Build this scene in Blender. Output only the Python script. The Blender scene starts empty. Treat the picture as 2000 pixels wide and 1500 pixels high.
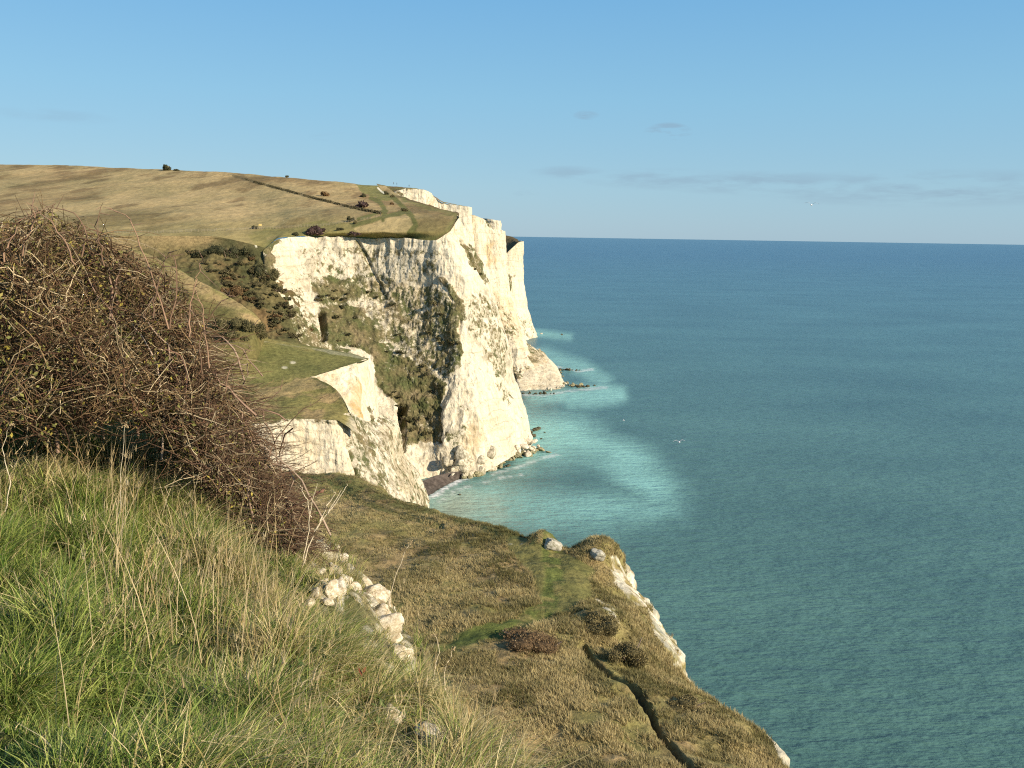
import bpy, bmesh, math, random
import numpy as np
from mathutils import Vector, Matrix

rng = np.random.default_rng(11)
random.seed(5)
S = bpy.context.scene
COL = S.collection

# ------------------------------------------------------------------ camera
CAM_H = 100.0
F = 1000 / math.tan(math.radians(30))
T = math.radians(9.5)
R = math.radians(0.92)
cT, sT, cR, sR = math.cos(T), math.sin(T), math.cos(R), math.sin(R)


def at(px, py, d):
    """world point seen at a photo pixel, d metres ahead"""
    u = (px - 1000) / F
    v = (750 - py) / F
    a = u * cR - v * sR
    b = u * sR + v * cR
    r = np.array([a, cT + b * sT, -sT + b * cT])
    return r * (d / r[1]) + np.array([0, 0, CAM_H])


def atz(px, py, z):
    r = at(px, py, 1.0) - np.array([0, 0, CAM_H])
    return r * ((z - CAM_H) / r[2]) + np.array([0, 0, CAM_H])


def proj(P):
    P = np.asarray(P, float)
    x, y, z = P[..., 0], P[..., 1], P[..., 2] - CAM_H
    f = y * cT - z * sT
    b = (y * sT + z * cT) / f
    a = x / f
    u = a * cR + b * sR
    v = -a * sR + b * cR
    return u * F + 1000, 750 - v * F


cd = bpy.data.cameras.new('camera')
cam = bpy.data.objects.new('camera', cd)
COL.objects.link(cam)
cd.sensor_width = 36
cd.lens = 36 * F / 2000
cd.clip_start = 0.05
cd.clip_end = 200000
right = Vector((cR, sR * sT, sR * cT))
up = Vector((-sR, cR * sT, cR * cT))
fwd = Vector((0, cT, -sT))
M = Matrix((right, up, -fwd)).transposed().to_4x4()
M.translation = Vector((0, 0, CAM_H))
cam.matrix_world = M
S.camera = cam


# ------------------------------------------------------------------ noise
def _h(i, j, k, s):
    n = (i * 374761393 + j * 668265263 + k * 2147483647 % 4294967291 + k * 1274126177 + s * 974634777) & 0xFFFFFFFF
    n = ((n ^ (n >> 13)) * 1274126177) & 0xFFFFFFFF
    n = n ^ (n >> 16)
    return (n & 0xFFFFFF) / 16777215.0


def vnoise(P, s=0):
    P = np.asarray(P, float)
    I = np.floor(P).astype(np.int64)
    f = P - I
    f = f * f * f * (f * (f * 6 - 15) + 10)
    i, j, k = I[..., 0], I[..., 1], I[..., 2]
    o = 0
    for a in (0, 1):
        wa = f[..., 0] if a else 1 - f[..., 0]
        for b in (0, 1):
            wb = f[..., 1] if b else 1 - f[..., 1]
            for c in (0, 1):
                wc = f[..., 2] if c else 1 - f[..., 2]
                o = o + wa * wb * wc * _h(i + a, j + b, k + c, s)
    return o


def fbm(P, sc=1.0, oc=4, s=0, gain=0.5):
    """about -1..1"""
    P = np.asarray(P, float) / np.asarray(sc, float)
    o, a, t = 0, 1.0, 0
    for q in range(oc):
        o = o + a * (vnoise(P, s + q * 17) * 2 - 1)
        t += a
        a *= gain
        P = P * 2.03 + 11.7
    return o / t * 1.5


def ridged(P, sc=1.0, oc=3, s=0):
    P = np.asarray(P, float) / np.asarray(sc, float)
    o, a, t = 0, 1.0, 0
    for q in range(oc):
        o = o + a * (1 - np.abs(vnoise(P, s + q * 13) * 2 - 1) * 2)
        t += a
        a *= 0.5
        P = P * 2.1 + 5.3
    return o / t


def sstep(a, b, x):
    t = np.clip((x - a) / (b - a), 0, 1)
    return t * t * (3 - 2 * t)


def inpoly(x, y, poly):
    c = np.zeros(np.shape(x), bool)
    n = len(poly)
    for i in range(n):
        x1, y1 = poly[i]
        x2, y2 = poly[(i + 1) % n]
        if y1 == y2:
            continue
        cond = ((y1 > y) != (y2 > y)) & (x < (x2 - x1) * (y - y1) / (y2 - y1) + x1)
        c ^= cond
    return c


def seg_dist(x, y, line):
    d = np.full(np.shape(x), 1e9)
    for (x1, y1), (x2, y2) in zip(line[:-1], line[1:]):
        dx, dy = x2 - x1, y2 - y1
        t = np.clip(((x - x1) * dx + (y - y1) * dy) / (dx * dx + dy * dy + 1e-9), 0, 1)
        d = np.minimum(d, np.hypot(x - x1 - t * dx, y - y1 - t * dy))
    return d


def mix(a, b, t):
    t = np.asarray(t)[..., None]
    return np.asarray(a) * (1 - t) + np.asarray(b) * t


# ------------------------------------------------------------------ objects
def tag(o, label=None, cat=None, group=None, kind=None):
    if label: o['label'] = label
    if cat: o['category'] = cat
    if group: o['group'] = group
    if kind: o['kind'] = kind
    return o


def link(name, me, mat=None, parent=None):
    o = bpy.data.objects.new(name, me)
    COL.objects.link(o)
    if mat is not None and me is not None and not me.materials:
        me.materials.append(mat)
    if parent is not None:
        o.parent = parent
    return o


def empty(name, loc, rz=0):
    o = bpy.data.objects.new(name, None)
    COL.objects.link(o)
    o.location = loc
    o.rotation_euler = (0, 0, rz)
    o.empty_display_size = 0.2
    return o


def mesh_np(name, V, quads=None, tris=None, attrs=None, smooth=False):
    V = np.asarray(V, np.float32).reshape(-1, 3)
    me = bpy.data.meshes.new(name)
    q = np.zeros((0, 4), np.int32) if quads is None else np.asarray(quads, np.int32).reshape(-1, 4)
    t = np.zeros((0, 3), np.int32) if tris is None else np.asarray(tris, np.int32).reshape(-1, 3)
    loops = np.concatenate([q.ravel(), t.ravel()])
    starts = np.concatenate([np.arange(len(q)) * 4, len(q) * 4 + np.arange(len(t)) * 3]).astype(np.int32)
    me.vertices.add(len(V))
    me.vertices.foreach_set('co', V.ravel())
    me.loops.add(len(loops))
    me.loops.foreach_set('vertex_index', loops)
    me.polygons.add(len(starts))
    me.polygons.foreach_set('loop_start', starts)
    me.polygons.foreach_set('use_smooth', np.full(len(starts), smooth))
    for k, a in (attrs or {}).items():
        a = np.asarray(a, np.float32)
        if a.ndim >= 2 and a.shape[-1] == 3:
            a = a.reshape(-1, 3)
            at_ = me.attributes.new(k, 'FLOAT_COLOR', 'POINT')
            at_.data.foreach_set('color', np.concatenate([a, np.ones((len(a), 1), np.float32)], 1).ravel())
        else:
            at_ = me.attributes.new(k, 'FLOAT', 'POINT')
            at_.data.foreach_set('value', a.ravel())
    me.update(calc_edges=True)
    me.validate()
    return me


def grid_quads(n, m):
    i = np.arange(n - 1)[:, None] * m + np.arange(m - 1)[None, :]
    return np.stack([i, i + 1, i + m + 1, i + m], -1).reshape(-1, 4)


def cr_axis(A, N):
    """Catmull-Rom resample of A along axis 0 to N samples"""
    n = len(A)
    t = np.linspace(0, n - 1, N)
    i = np.minimum(np.floor(t).astype(int), n - 2)
    f = (t - i).reshape(-1, *([1] * (A.ndim - 1)))
    Ap = np.concatenate([2 * A[:1] - A[1:2], A, 2 * A[-1:] - A[-2:-1]])
    p0, p1, p2, p3 = Ap[i], Ap[i + 1], Ap[i + 2], Ap[i + 3]
    c = 0.5 * (2 * p1 + (p2 - p0) * f + (2 * p0 - 5 * p1 + 4 * p2 - p3) * f ** 2 + (3 * p1 - p0 - 3 * p2 + p3) * f ** 3)
    lin = p1 * (1 - f) + p2 * f
    return 0.6 * c + 0.4 * lin


def loft(ctrl, N, Mm, world=False):
    A = np.array([[(p if world else (p[1:] if p[0] == 'w' else at(*p))) for p in row] for row in ctrl], float)
    B = cr_axis(A, N)
    return cr_axis(B.transpose(1, 0, 2), Mm).transpose(1, 0, 2)


def normals(P):
    du = np.gradient(P, axis=0)
    dv = np.gradient(P, axis=1)
    n = np.cross(du, dv)
    n /= np.linalg.norm(n, axis=-1, keepdims=True) + 1e-9
    view = np.array([0, 0, CAM_H]) - P
    mid = np.sum(n * view, -1)
    if np.median(mid) < 0:
        n = -n
    return n


class Surf:
    """a finished terrain grid that can be asked for the point shown at a photo pixel"""
    def __init__(s, P):
        s.P = P
        s.px, s.py = proj(P)

    def get(s, px, py):
        k = np.argmin((s.px - px) ** 2 + (s.py - py) ** 2)
        return s.P.reshape(-1, 3)[k].copy()

    def samp(s, fi, fj):
        n, m = s.P.shape[:2]
        i = np.clip(np.floor(fi).astype(int), 0, n - 2)
        j = np.clip(np.floor(fj).astype(int), 0, m - 2)
        a = (fi - i)[:, None]
        b = (fj - j)[:, None]
        P = s.P
        return P[i, j] * (1 - a) * (1 - b) + P[i + 1, j] * a * (1 - b) + P[i, j + 1] * (1 - a) * b + P[i + 1, j + 1] * a * b


# ------------------------------------------------------------------ materials
def new_mat(name):
    m = bpy.data.materials.new(name)
    m.use_nodes = True
    nt = m.node_tree
    b = nt.nodes['Principled BSDF']
    return m, nt, b


def N(nt, t, **kw):
    n = nt.nodes.new(t)
    for k, v in kw.items():
        if k in n.inputs:
            n.inputs[k].default_value = v
        else:
            setattr(n, k, v)
    return n


def noise_node(nt, scale, detail=4, rough=0.6, vec=None, stretch=None):
    n = N(nt, 'ShaderNodeTexNoise')
    n.inputs['Scale'].default_value = scale
    n.inputs['Detail'].default_value = detail
    n.inputs['Roughness'].default_value = rough
    g = N(nt, 'ShaderNodeNewGeometry') if vec is None else None
    src = g.outputs['Position'] if vec is None else vec
    if stretch:
        mp = N(nt, 'ShaderNodeMapping')
        mp.inputs['Scale'].default_value = stretch
        nt.links.new(src, mp.inputs['Vector'])
        src = mp.outputs['Vector']
    nt.links.new(src, n.inputs['Vector'])
    return n


def ramp(nt, fac, stops):
    r = N(nt, 'ShaderNodeValToRGB')
    e = r.color_ramp.elements
    while len(e) < len(stops):
        e.new(0.5)
    for k, (p, c) in enumerate(stops):
        e[k].position = p
        e[k].color = (*c, 1) if len(c) == 3 else c
    nt.links.new(fac, r.inputs['Fac'])
    return r


def mixc(nt, fac, a, b, mode='MIX'):
    m = N(nt, 'ShaderNodeMix', data_type='RGBA', blend_type=mode)
    for sock, v in ((m.inputs[0], fac), (m.inputs[6], a), (m.inputs[7], b)):
        if hasattr(v, 'is_output'):
            nt.links.new(v, sock)
        elif isinstance(v, (int, float)):
            sock.default_value = v
        else:
            sock.default_value = (*v, 1)
    return m.outputs[2]


def math_node(nt, op, a, b=0.0, clamp=False):
    m = N(nt, 'ShaderNodeMath', operation=op, use_clamp=clamp)
    for s, v in ((m.inputs[0], a), (m.inputs[1], b)):
        if hasattr(v, 'is_output'):
            nt.links.new(v, s)
        else:
            s.default_value = v
    return m.outputs[0]


def attr(nt, name):
    a = N(nt, 'ShaderNodeAttribute')
    a.attribute_name = name
    return a


def bump(nt, b, h, strength, dist):
    bp = N(nt, 'ShaderNodeBump')
    bp.inputs['Strength'].default_value = strength
    bp.inputs['Distance'].default_value = dist
    nt.links.new(h, bp.inputs['Height'])
    nt.links.new(bp.outputs['Normal'], b.inputs['Normal'])
    return bp


def turf_mat(name, fine, coarse, bump_d, contrast=0.55, stretch=None):
    """ground cover: vertex colour 'col' broken up by two procedural noises"""
    m, nt, b = new_mat(name)
    c = attr(nt, 'col').outputs['Color']
    n1 = noise_node(nt, fine, 5, 0.7, stretch=stretch)
    n2 = noise_node(nt, coarse, 4, 0.6, stretch=stretch)
    r1 = ramp(nt, n1.outputs['Fac'], [(0.3, (1 - contrast,) * 3), (0.7, (1 + contrast * 0.8,) * 3)])
    r2 = ramp(nt, n2.outputs['Fac'], [(0.3, (0.72, 0.76, 0.7)), (0.7, (1.22, 1.16, 1.1))])
    c = mixc(nt, 1.0, c, r1.outputs['Color'], 'MULTIPLY')
    c = mixc(nt, 1.0, c, r2.outputs['Color'], 'MULTIPLY')
    nt.links.new(c, b.inputs['Base Color'])
    b.inputs['Roughness'].default_value = 0.95
    b.inputs['Specular IOR Level'].default_value = 0.1
    bump(nt, b, n1.outputs['Fac'], 0.9, bump_d)
    return m


def chalk_mat(name, sc=1.0, tint=(0.71, 0.63, 0.475), yellow=0.30):
    """white chalk: bedding, stains, cracks, and a plant cover driven by the attribute 'veg'"""
    m, nt, b = new_mat(name)
    big = noise_node(nt, 0.05 / sc, 4, 0.6, stretch=(1, 1, 0.35))
    stain = noise_node(nt, 0.22 / sc, 5, 0.65, stretch=(1, 1, 0.16))
    mid = noise_node(nt, 0.30 / sc, 6, 0.72, stretch=(1, 1, 0.7))
    fine = noise_node(nt, 1.1 / sc, 6, 0.7)
    bed = noise_node(nt, 0.36 / sc, 4, 0.55, stretch=(0.09, 0.09, 1.6))
    c = ramp(nt, big.outputs['Fac'], [(0.35, tuple(x * 0.86 for x in tint)), (0.62, tint)]).outputs['Color']
    yel = ramp(nt, stain.outputs['Fac'], [(0.48, (0, 0, 0)), (0.72, (yellow,) * 3)])
    c = mixc(nt, yel.outputs['Color'], c, (0.47, 0.36, 0.20))
    gr = ramp(nt, fine.outputs['Fac'], [(0.30, (0.55, 0.54, 0.50)), (0.54, (1, 1, 1))])
    c = mixc(nt, 0.5, c, gr.outputs['Color'], 'MULTIPLY')
    bd = ramp(nt, bed.outputs['Fac'], [(0.32, (0.70, 0.67, 0.60)), (0.42, (1, 1, 1))])
    c = mixc(nt, 0.5, c, bd.outputs['Color'], 'MULTIPLY')
    # thin flint lines and upright joints
    g_ = N(nt, 'ShaderNodeNewGeometry')
    sz = N(nt, 'ShaderNodeSeparateXYZ')
    nt.links.new(g_.outputs['Position'], sz.inputs[0])
    wob = noise_node(nt, 0.035 / sc, 3, .5)
    lz = math_node(nt, 'ADD', math_node(nt, 'DIVIDE', sz.outputs['Z'], 5.4 * sc), math_node(nt, 'MULTIPLY', wob.outputs['Fac'], 2.2))
    fl = ramp(nt, math_node(nt, 'FRACT', lz), [(0.0, (.5, .47, .4)), (0.035, (.5, .47, .4)), (0.09, (1, 1, 1))])
    c = mixc(nt, math_node(nt, 'MULTIPLY', ramp(nt, big.outputs['Fac'], [(.4, (1, 1, 1)), (.6, (.1, .1, .1))]).outputs['Color'], .55), c, fl.outputs['Color'], 'MULTIPLY')
    jn = noise_node(nt, 0.22 / sc, 2, .5, stretch=(1, 1, 0.05))
    jr = ramp(nt, jn.outputs['Fac'], [(.478, (1, 1, 1)), (.497, (.5, .46, .38)), (.503, (.5, .46, .38)), (.522, (1, 1, 1))])
    c = mixc(nt, .5, c, jr.outputs['Color'], 'MULTIPLY')
    ga = attr(nt, 'grey').outputs['Fac']
    gm = ramp(nt, mid.outputs['Fac'], [(0.44, (0, 0, 0)), (0.60, (1, 1, 1))]).outputs['Color']
    gf = math_node(nt, 'MULTIPLY', math_node(nt, 'ADD', math_node(nt, 'MULTIPLY', ga, 0.75), 0.22), gm)
    c = mixc(nt, gf, c, (0.27, 0.235, 0.165))
    oc = attr(nt, 'ochre').outputs['Fac']
    ocn = math_node(nt, 'MULTIPLY', oc, ramp(nt, stain.outputs['Fac'], [(0.35, (0.25,) * 3), (0.6, (1,) * 3)]).outputs['Color'])
    c = mixc(nt, ocn, c, (0.43, 0.29, 0.12))
    # vegetation
    vg = attr(nt, 'veg').outputs['Fac']
    vn = noise_node(nt, 0.50 / sc, 6, 0.75, stretch=(1, 1, .8))
    vb = noise_node(nt, 0.14 / sc, 4, 0.6)
    v = math_node(nt, 'ADD', vg, math_node(nt, 'MULTIPLY', math_node(nt, 'SUBTRACT', vn.outputs['Fac'], .5), 2.9))
    v = math_node(nt, 'ADD', v, math_node(nt, 'MULTIPLY', math_node(nt, 'SUBTRACT', vb.outputs['Fac'], .5), 1.3))
    vr = ramp(nt, v, [(0.38, (0, 0, 0)), (0.56, (.72, .72, .72)), (0.72, (1, 1, 1))])
    g1 = noise_node(nt, 0.12 / sc, 4, 0.6)
    vc = ramp(nt, g1.outputs['Fac'], [(0.36, (0.19, 0.15, 0.080)), (0.5, (0.125, 0.112, 0.050)), (0.64, (0.085, 0.095, 0.036))])
    vf = ramp(nt, fine.outputs['Fac'], [(0.3, (0.5, 0.5, 0.5)), (0.7, (1.4, 1.4, 1.4))])
    vc2 = mixc(nt, 1.0, vc.outputs['Color'], vf.outputs['Color'], 'MULTIPLY')
    c = mixc(nt, vr.outputs['Color'], c, vc2)
    nt.links.new(c, b.inputs['Base Color'])
    b.inputs['Roughness'].default_value = 0.95
    b.inputs['Specular IOR Level'].default_value = 0.15
    h = math_node(nt, 'ADD', fine.outputs['Fac'], math_node(nt, 'MULTIPLY', stain.outputs['Fac'], 1.8))
    h = math_node(nt, 'ADD', h, math_node(nt, 'MULTIPLY', mid.outputs['Fac'], 1.5))
    bump(nt, b, h, 0.65, 0.6 * sc)
    return m


def leaf_mat(name, transl=0.25, rough=0.7):
    m, nt, b = new_mat(name)
    c = attr(nt, 'col').outputs['Color']
    n = noise_node(nt, 3.0, 3, 0.6)
    r = ramp(nt, n.outputs['Fac'], [(0.3, (0.8, 0.8, 0.8)), (0.7, (1.2, 1.2, 1.2))])
    c = mixc(nt, 1.0, c, r.outputs['Color'], 'MULTIPLY')
    nt.links.new(c, b.inputs['Base Color'])
    b.inputs['Roughness'].default_value = rough
    b.inputs['Specular IOR Level'].default_value = 0.1
    if transl > 0:
        tr = N(nt, 'ShaderNodeBsdfTranslucent')
        nt.links.new(c, tr.inputs['Color'])
        mx = N(nt, 'ShaderNodeMixShader')
        mx.inputs[0].default_value = transl
        nt.links.new(b.outputs[0], mx.inputs[1])
        nt.links.new(tr.outputs[0], mx.inputs[2])
        nt.links.new(mx.outputs[0], nt.nodes['Material Output'].inputs['Surface'])
    return m


def plain_mat(name, col, rough=0.8, nscale=4.0, contrast=0.25):
    m, nt, b = new_mat(name)
    n = noise_node(nt, nscale, 4, 0.6)
    r = ramp(nt, n.outputs['Fac'], [(0.3, tuple(x * (1 - contrast) for x in col)), (0.7, tuple(min(1, x * (1 + contrast)) for x in col))])
    nt.links.new(r.outputs['Color'], b.inputs['Base Color'])
    b.inputs['Roughness'].default_value = rough
    bump(nt, b, n.outputs['Fac'], 0.3, 0.05)
    return m


M_CHALK = chalk_mat('chalk')
M_CHALK_NEAR = chalk_mat('chalk_terrace', 0.35)
M_TURF_FAR = turf_mat('downland_turf', 0.40, 0.035, 0.35, 0.30, stretch=(1.0, 0.4, 1.0))
M_TURF_MID = turf_mat('headland_turf', 0.8, 0.07, 0.4, 0.45)
M_TURF_TER = turf_mat('terrace_turf', 2.2, 0.25, 0.2, 0.45)
M_SOIL = turf_mat('foreground_soil', 14.0, 1.4, 0.05, 0.5)
M_LEAF = leaf_mat('shrub_foliage', 0.15)
M_BLADE = leaf_mat('grass_blades', 0.20, 0.40)
M_TWIG = leaf_mat('twig_bark', 0.0, 0.75)
M_STEM = plain_mat('shrub_wood', (0.14, 0.10, 0.07))

# ------------------------------------------------------------------ terrain colours (albedo)
STRAW = np.array([0.385, 0.295, 0.150])
TAN = np.array([0.315, 0.235, 0.118])
OLIVE = np.array([0.235, 0.205, 0.080])
GREEN = np.array([0.155, 0.150, 0.055])
DGREEN = np.array([0.085, 0.095, 0.035])
BROWN = np.array([0.20, 0.140, 0.070])
CHALKC = np.array([0.72, 0.66, 0.53])


def chalk_face(name, ctrl, N_, M_, veg=(), ochre=(), grey=(), recess=(), flute=1.6, label='', vegbase=0.0, mat=None, sc=1.0, warp=12, top_veg=0.0, cat='cliff', bed=0.35, seed=0):
    P = loft(ctrl, N_, M_)
    px, py = proj(P)
    n = normals(P)
    w1 = fbm(P, 9 * sc, 4, 31 + seed) * warp
    w2 = fbm(P, 9 * sc, 4, 57 + seed) * warp
    vg = np.full(px.shape, vegbase)
    for poly, val in veg:
        m = inpoly(px + w1, py + w2, poly)
        vg = np.where(m, np.maximum(vg, val), vg)
    oc = np.zeros(px.shape)
    for poly, val in ochre:
        m = inpoly(px + w1 * 0.6, py + w2 * 0.6, poly)
        oc = np.where(m, np.maximum(oc, val), oc)
    gy = np.zeros(px.shape)
    for poly, val in grey:
        gy = np.where(inpoly(px + w1, py + w2, poly), np.maximum(gy, val), gy)
    for _ in range(9):
        for A in (vg, oc, gy):
            A[1:-1, 1:-1] = (A[1:-1, 1:-1] * 2 + A[:-2, 1:-1] + A[2:, 1:-1] + A[1:-1, :-2] + A[1:-1, 2:]) / 6
    # plants take hold on the flatter ledges
    d = flute * sc * (0.9 * fbm(P, np.array([13, 13, 60.]) * sc, 3, 3 + seed) + 0.8 * ridged(P, np.array([6, 6, 24.]) * sc, 3, 8 + seed))
    d += flute * 1.5 * sc * fbm(P, np.array([24, 24, 150.]) * sc, 2, 71 + seed)
    d += 0.40 * sc * fbm(P, np.array([2.2, 2.2, 4.5]) * sc, 4, 12 + seed)
    lay = P[..., 2] / (5.2 * sc) + 1.1 * fbm(P, 24 * sc, 3, 15)
    d += bed * sc * (np.abs((lay % 1) - 0.5) * 2 - 0.5) * (0.6 + 0.8 * fbm(P, 17 * sc, 2, 19))
    d *= (1 - 0.5 * np.clip(vg, 0, 1))
    d += np.clip(vg, 0, 1) * sc * (1.5 * fbm(P, 4.0 * sc, 5, 23) + 0.6)
    for poly, depth in recess:
        m = inpoly(px + w1 * 0.3, py + w2 * 0.3, poly).astype(float)
        for _ in range(2):
            m[1:-1, 1:-1] = (m[1:-1, 1:-1] * 2 + m[:-2, 1:-1] + m[2:, 1:-1] + m[1:-1, :-2] + m[1:-1, 2:]) / 6
        d -= depth * m
    P = P + n * d[..., None]
    me = mesh_np(name, P, grid_quads(N_, M_), attrs={'veg': vg, 'ochre': oc, 'grey': gy}, smooth=True)
    o = link(name, me, mat or M_CHALK)
    tag(o, label, cat, kind='structure')
    return Surf(P)


# ---- tall headland nearest the beach
H1 = [
    [(478, 500, 425), (495, 560, 420), (530, 640, 412), (570, 720, 405), (620, 810, 396), (680, 950, 385)],
    [(512, 490, 384), (527, 545, 379), (560, 620, 372), (600, 700, 366), (650, 800, 360), (700, 960, 346)],
    [(545, 466, 401), (575, 545, 396), (620, 640, 388), (665, 730, 378), (710, 830, 366), (760, 965, 346)],
    [(620, 462, 414), (650, 545, 407), (690, 635, 398), (725, 730, 386), (765, 840, 369), (800, 955, 350)],
    [(720, 464, 419), (740, 550, 412), (770, 640, 402), (795, 735, 390), (812, 840, 374), (824, 940, 357)],
    [(800, 467, 414), (810, 555, 407), (830, 645, 398), (845, 740, 387), (850, 840, 373), (860, 930, 362)],
    [(852, 470, 409), (868, 555, 402), (888, 640, 393), (890, 735, 382), (878, 840, 369), (890, 930, 361)],
    [(880, 451, 412), (905, 545, 405), (922, 640, 396), (930, 735, 386), (935, 840, 373), (938, 926, 363)],
    [(893, 427, 428), (932, 532, 421), (962, 630, 413), (972, 730, 405), (982, 820, 395), (990, 895, 385)],
    [(897, 416, 452), (945, 545, 446), (986, 660, 441), (1002, 733, 438), (1022, 806, 435), (1035, 860, 432)],
    [(893, 416, 485), (935, 545, 480), (975, 660, 475), (992, 733, 470), (1012, 800, 466), (1024, 855, 462)],
]
H1_VEG = [
    ([(604, 552), (634, 541), (679, 548), (716, 563), (708, 582), (664, 586), (626, 593), (611, 571)], .85),
    ([(623, 615), (641, 593), (701, 600), (708, 623), (731, 642), (735, 671), (753, 683), (791, 701), (828, 724), (850, 739), (876, 750), (865, 798),
      (861, 873), (820, 869), (791, 884), (787, 813), (753, 776), (731, 761), (723, 701), (679, 683), (634, 664)], .97),
    ([(738, 541), (791, 552), (858, 571), (895, 619), (897, 701), (880, 739), (847, 701), (854, 649), (809, 627), (753, 597)], .60),
    ([(708, 560), (860, 575), (862, 745), (800, 705), (740, 650)], .55),
    ([(854, 600), (893, 600), (897, 709), (880, 740), (858, 701)], .74),
    ([(900, 474), (918, 477), (949, 548), (942, 560), (912, 515)], .85),
    ([(862, 548), (876, 552), (917, 619), (903, 630), (873, 582)], .72),
    ([(555, 619), (582, 589), (619, 649), (671, 686), (700, 720), (604, 700), (545, 664)], .70),
    ([(600, 545), (720, 545), (860, 560), (890, 640), (880, 740), (850, 745), (740, 680), (640, 620)], .47),
    ([(560, 560), (590, 560), (640, 660), (690, 700), (640, 690), (590, 640)], .42),
    ([(585, 490), (690, 480), (860, 490), (858, 545), (700, 548), (600, 545)], .36),
    ([(690, 466), (700, 466), (752, 570), (800, 680), (792, 684), (742, 574)], .62),
    ([(921, 571), (960, 600), (990, 690), (985, 735), (965, 740), (940, 679)], .5),
    ([(905, 560), (935, 620), (940, 650), (920, 640)], .40),
    ([(868, 838), (905, 835), (915, 880), (905, 925), (880, 915)], .42),
    ([(958, 740), (985, 760), (992, 800), (972, 790)], .45),
    ([(480, 470), (560, 440), (555, 462), (520, 496), (540, 540), (528, 566), (500, 600), (480, 560)], .85),
    ([(740, 500), (745, 470), (760, 466), (752, 520)], .25),
]
S_H1 = chalk_face('cliff', H1, 620, 420, veg=H1_VEG, flute=1.5,
    ochre=[([(895, 870), (930, 800), (950, 840), (925, 900)], .45), ([(870, 560), (885, 555), (905, 640), (890, 700)], .3),
           ([(830, 690), (860, 690), (850, 760)], .3), ([(690, 545), (860, 560), (850, 700), (760, 640)], .28)],
    recess=[([(776, 790), (792, 796), (789, 884), (780, 886)], 9), ([(623, 608), (633, 612), (636, 664), (629, 668)], 6),
            ([(694, 464), (701, 464), (752, 572), (747, 576)], 1.6), ([(900, 470), (908, 470), (945, 560), (940, 562)], 2.5)],
    grey=[([(580, 470), (700, 462), (860, 468), (866, 545), (895, 640), (890, 760), (860, 900), (790, 900), (700, 700), (600, 620)], .5), ([(915, 560), (965, 590), (1000, 700), (1000, 760), (940, 700)], .75), ([(870, 830), (930, 840), (925, 925), (880, 930)], .8), ([(540, 600), (620, 640), (720, 720), (560, 700)], .6)],
    label='tall white chalk headland with dark bushes across its face, above the small dark beach')

# ---- cliffs beyond it
H2 = [
    [(740, 374, 690), (745, 420, 686), (755, 500, 680), (800, 620, 660), (860, 766, 640)],
    [(766, 376, 640), (772, 420, 636), (785, 500, 628), (840, 620, 614), (900, 766, 593)],
    [(795, 369, 640), (803, 420, 636), (820, 500, 628), (870, 620, 614), (930, 768, 594)],
    [(832, 373, 643), (840, 420, 639), (855, 500, 632), (900, 620, 618), (960, 770, 595)],
    [(847, 384, 648), (856, 430, 644), (872, 505, 636), (920, 620, 620), (975, 770, 596)],
    [(864, 395, 648), (873, 440, 644), (890, 510, 637), (935, 620, 622), (990, 770, 596)],
    [(917, 405, 652), (919, 450, 648), (928, 520, 640), (960, 630, 624), (1005, 772, 596)],
    [(915, 405, 694), (917, 450, 690), (925, 520, 683), (955, 630, 668), (1000, 766, 638)],
]
S_H2 = chalk_face('cliff', H2, 300, 220, flute=1.5, seed=4, veg=[([(760, 370), (805, 366), (800, 372), (790, 382), (778, 374), (764, 378)], .7)],
    ochre=[([(838, 380), (846, 380), (850, 400), (842, 402)], .35), ([(780, 372), (800, 375), (790, 384)], .5)],
    label='bright white cliff band on the skyline behind the grassy plateau')
H3 = [
    [(900, 419, 690), (910, 500, 680), (930, 590, 670), (965, 680, 650), (985, 768, 620)],
    [(921, 420, 660), (930, 500, 652), (950, 590, 640), (982, 680, 618), (1002, 770, 584)],
    [(945, 430, 662), (955, 510, 654), (970, 590, 642), (996, 680, 616), (1012, 770, 582)],
    [(962, 447, 664), (970, 520, 656), (983, 600, 644), (1008, 680, 616), (1030, 769, 584)],
    [(976, 449, 668), (980, 510, 661), (990, 600, 649), (1018, 685, 618), (1050, 766, 588)],
    [(983, 451, 672), (986, 510, 666), (995, 590, 657), (1030, 690, 626), (1068, 762, 595)],
    [(984, 454, 714), (987, 510, 710), (996, 590, 704), (1030, 690, 670), (1066, 758, 640)],
]
chalk_face('cliff', H3, 260, 260, flute=1.3, seed=9,
    veg=[([(906, 478), (917, 472), (947, 570), (953, 620), (938, 600)], .72), ([(944, 428), (962, 436), (975, 447), (960, 450)], .75),
         ([(945, 560), (975, 585), (1000, 640), (1005, 690), (960, 640)], .42), ([(986, 610), (1008, 640), (1012, 668), (995, 660)], .35)],
    ochre=[([(948, 470), (965, 470), (962, 520), (948, 520)], .75), ([(918, 421), (940, 430), (925, 450)], .4), ([(960, 560), (1000, 590), (1025, 690), (980, 660)], .4)],
    label='white cliff with an ochre stain down its face, next beyond the tall headland')
H3B = [
    [(930, 426, 745), (932, 450, 743), (940, 560, 735)],
    [(951, 427, 730), (953, 450, 729), (960, 560, 720)],
    [(975, 431, 730), (976, 452, 729), (982, 560, 720)],
    [(975, 431, 770), (976, 452, 769), (982, 560, 760)],
]
chalk_face('cliff', H3B, 60, 80, flute=0.8, seed=14, label='small square block of white cliff top against the sky, behind the stained cliff')
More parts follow.
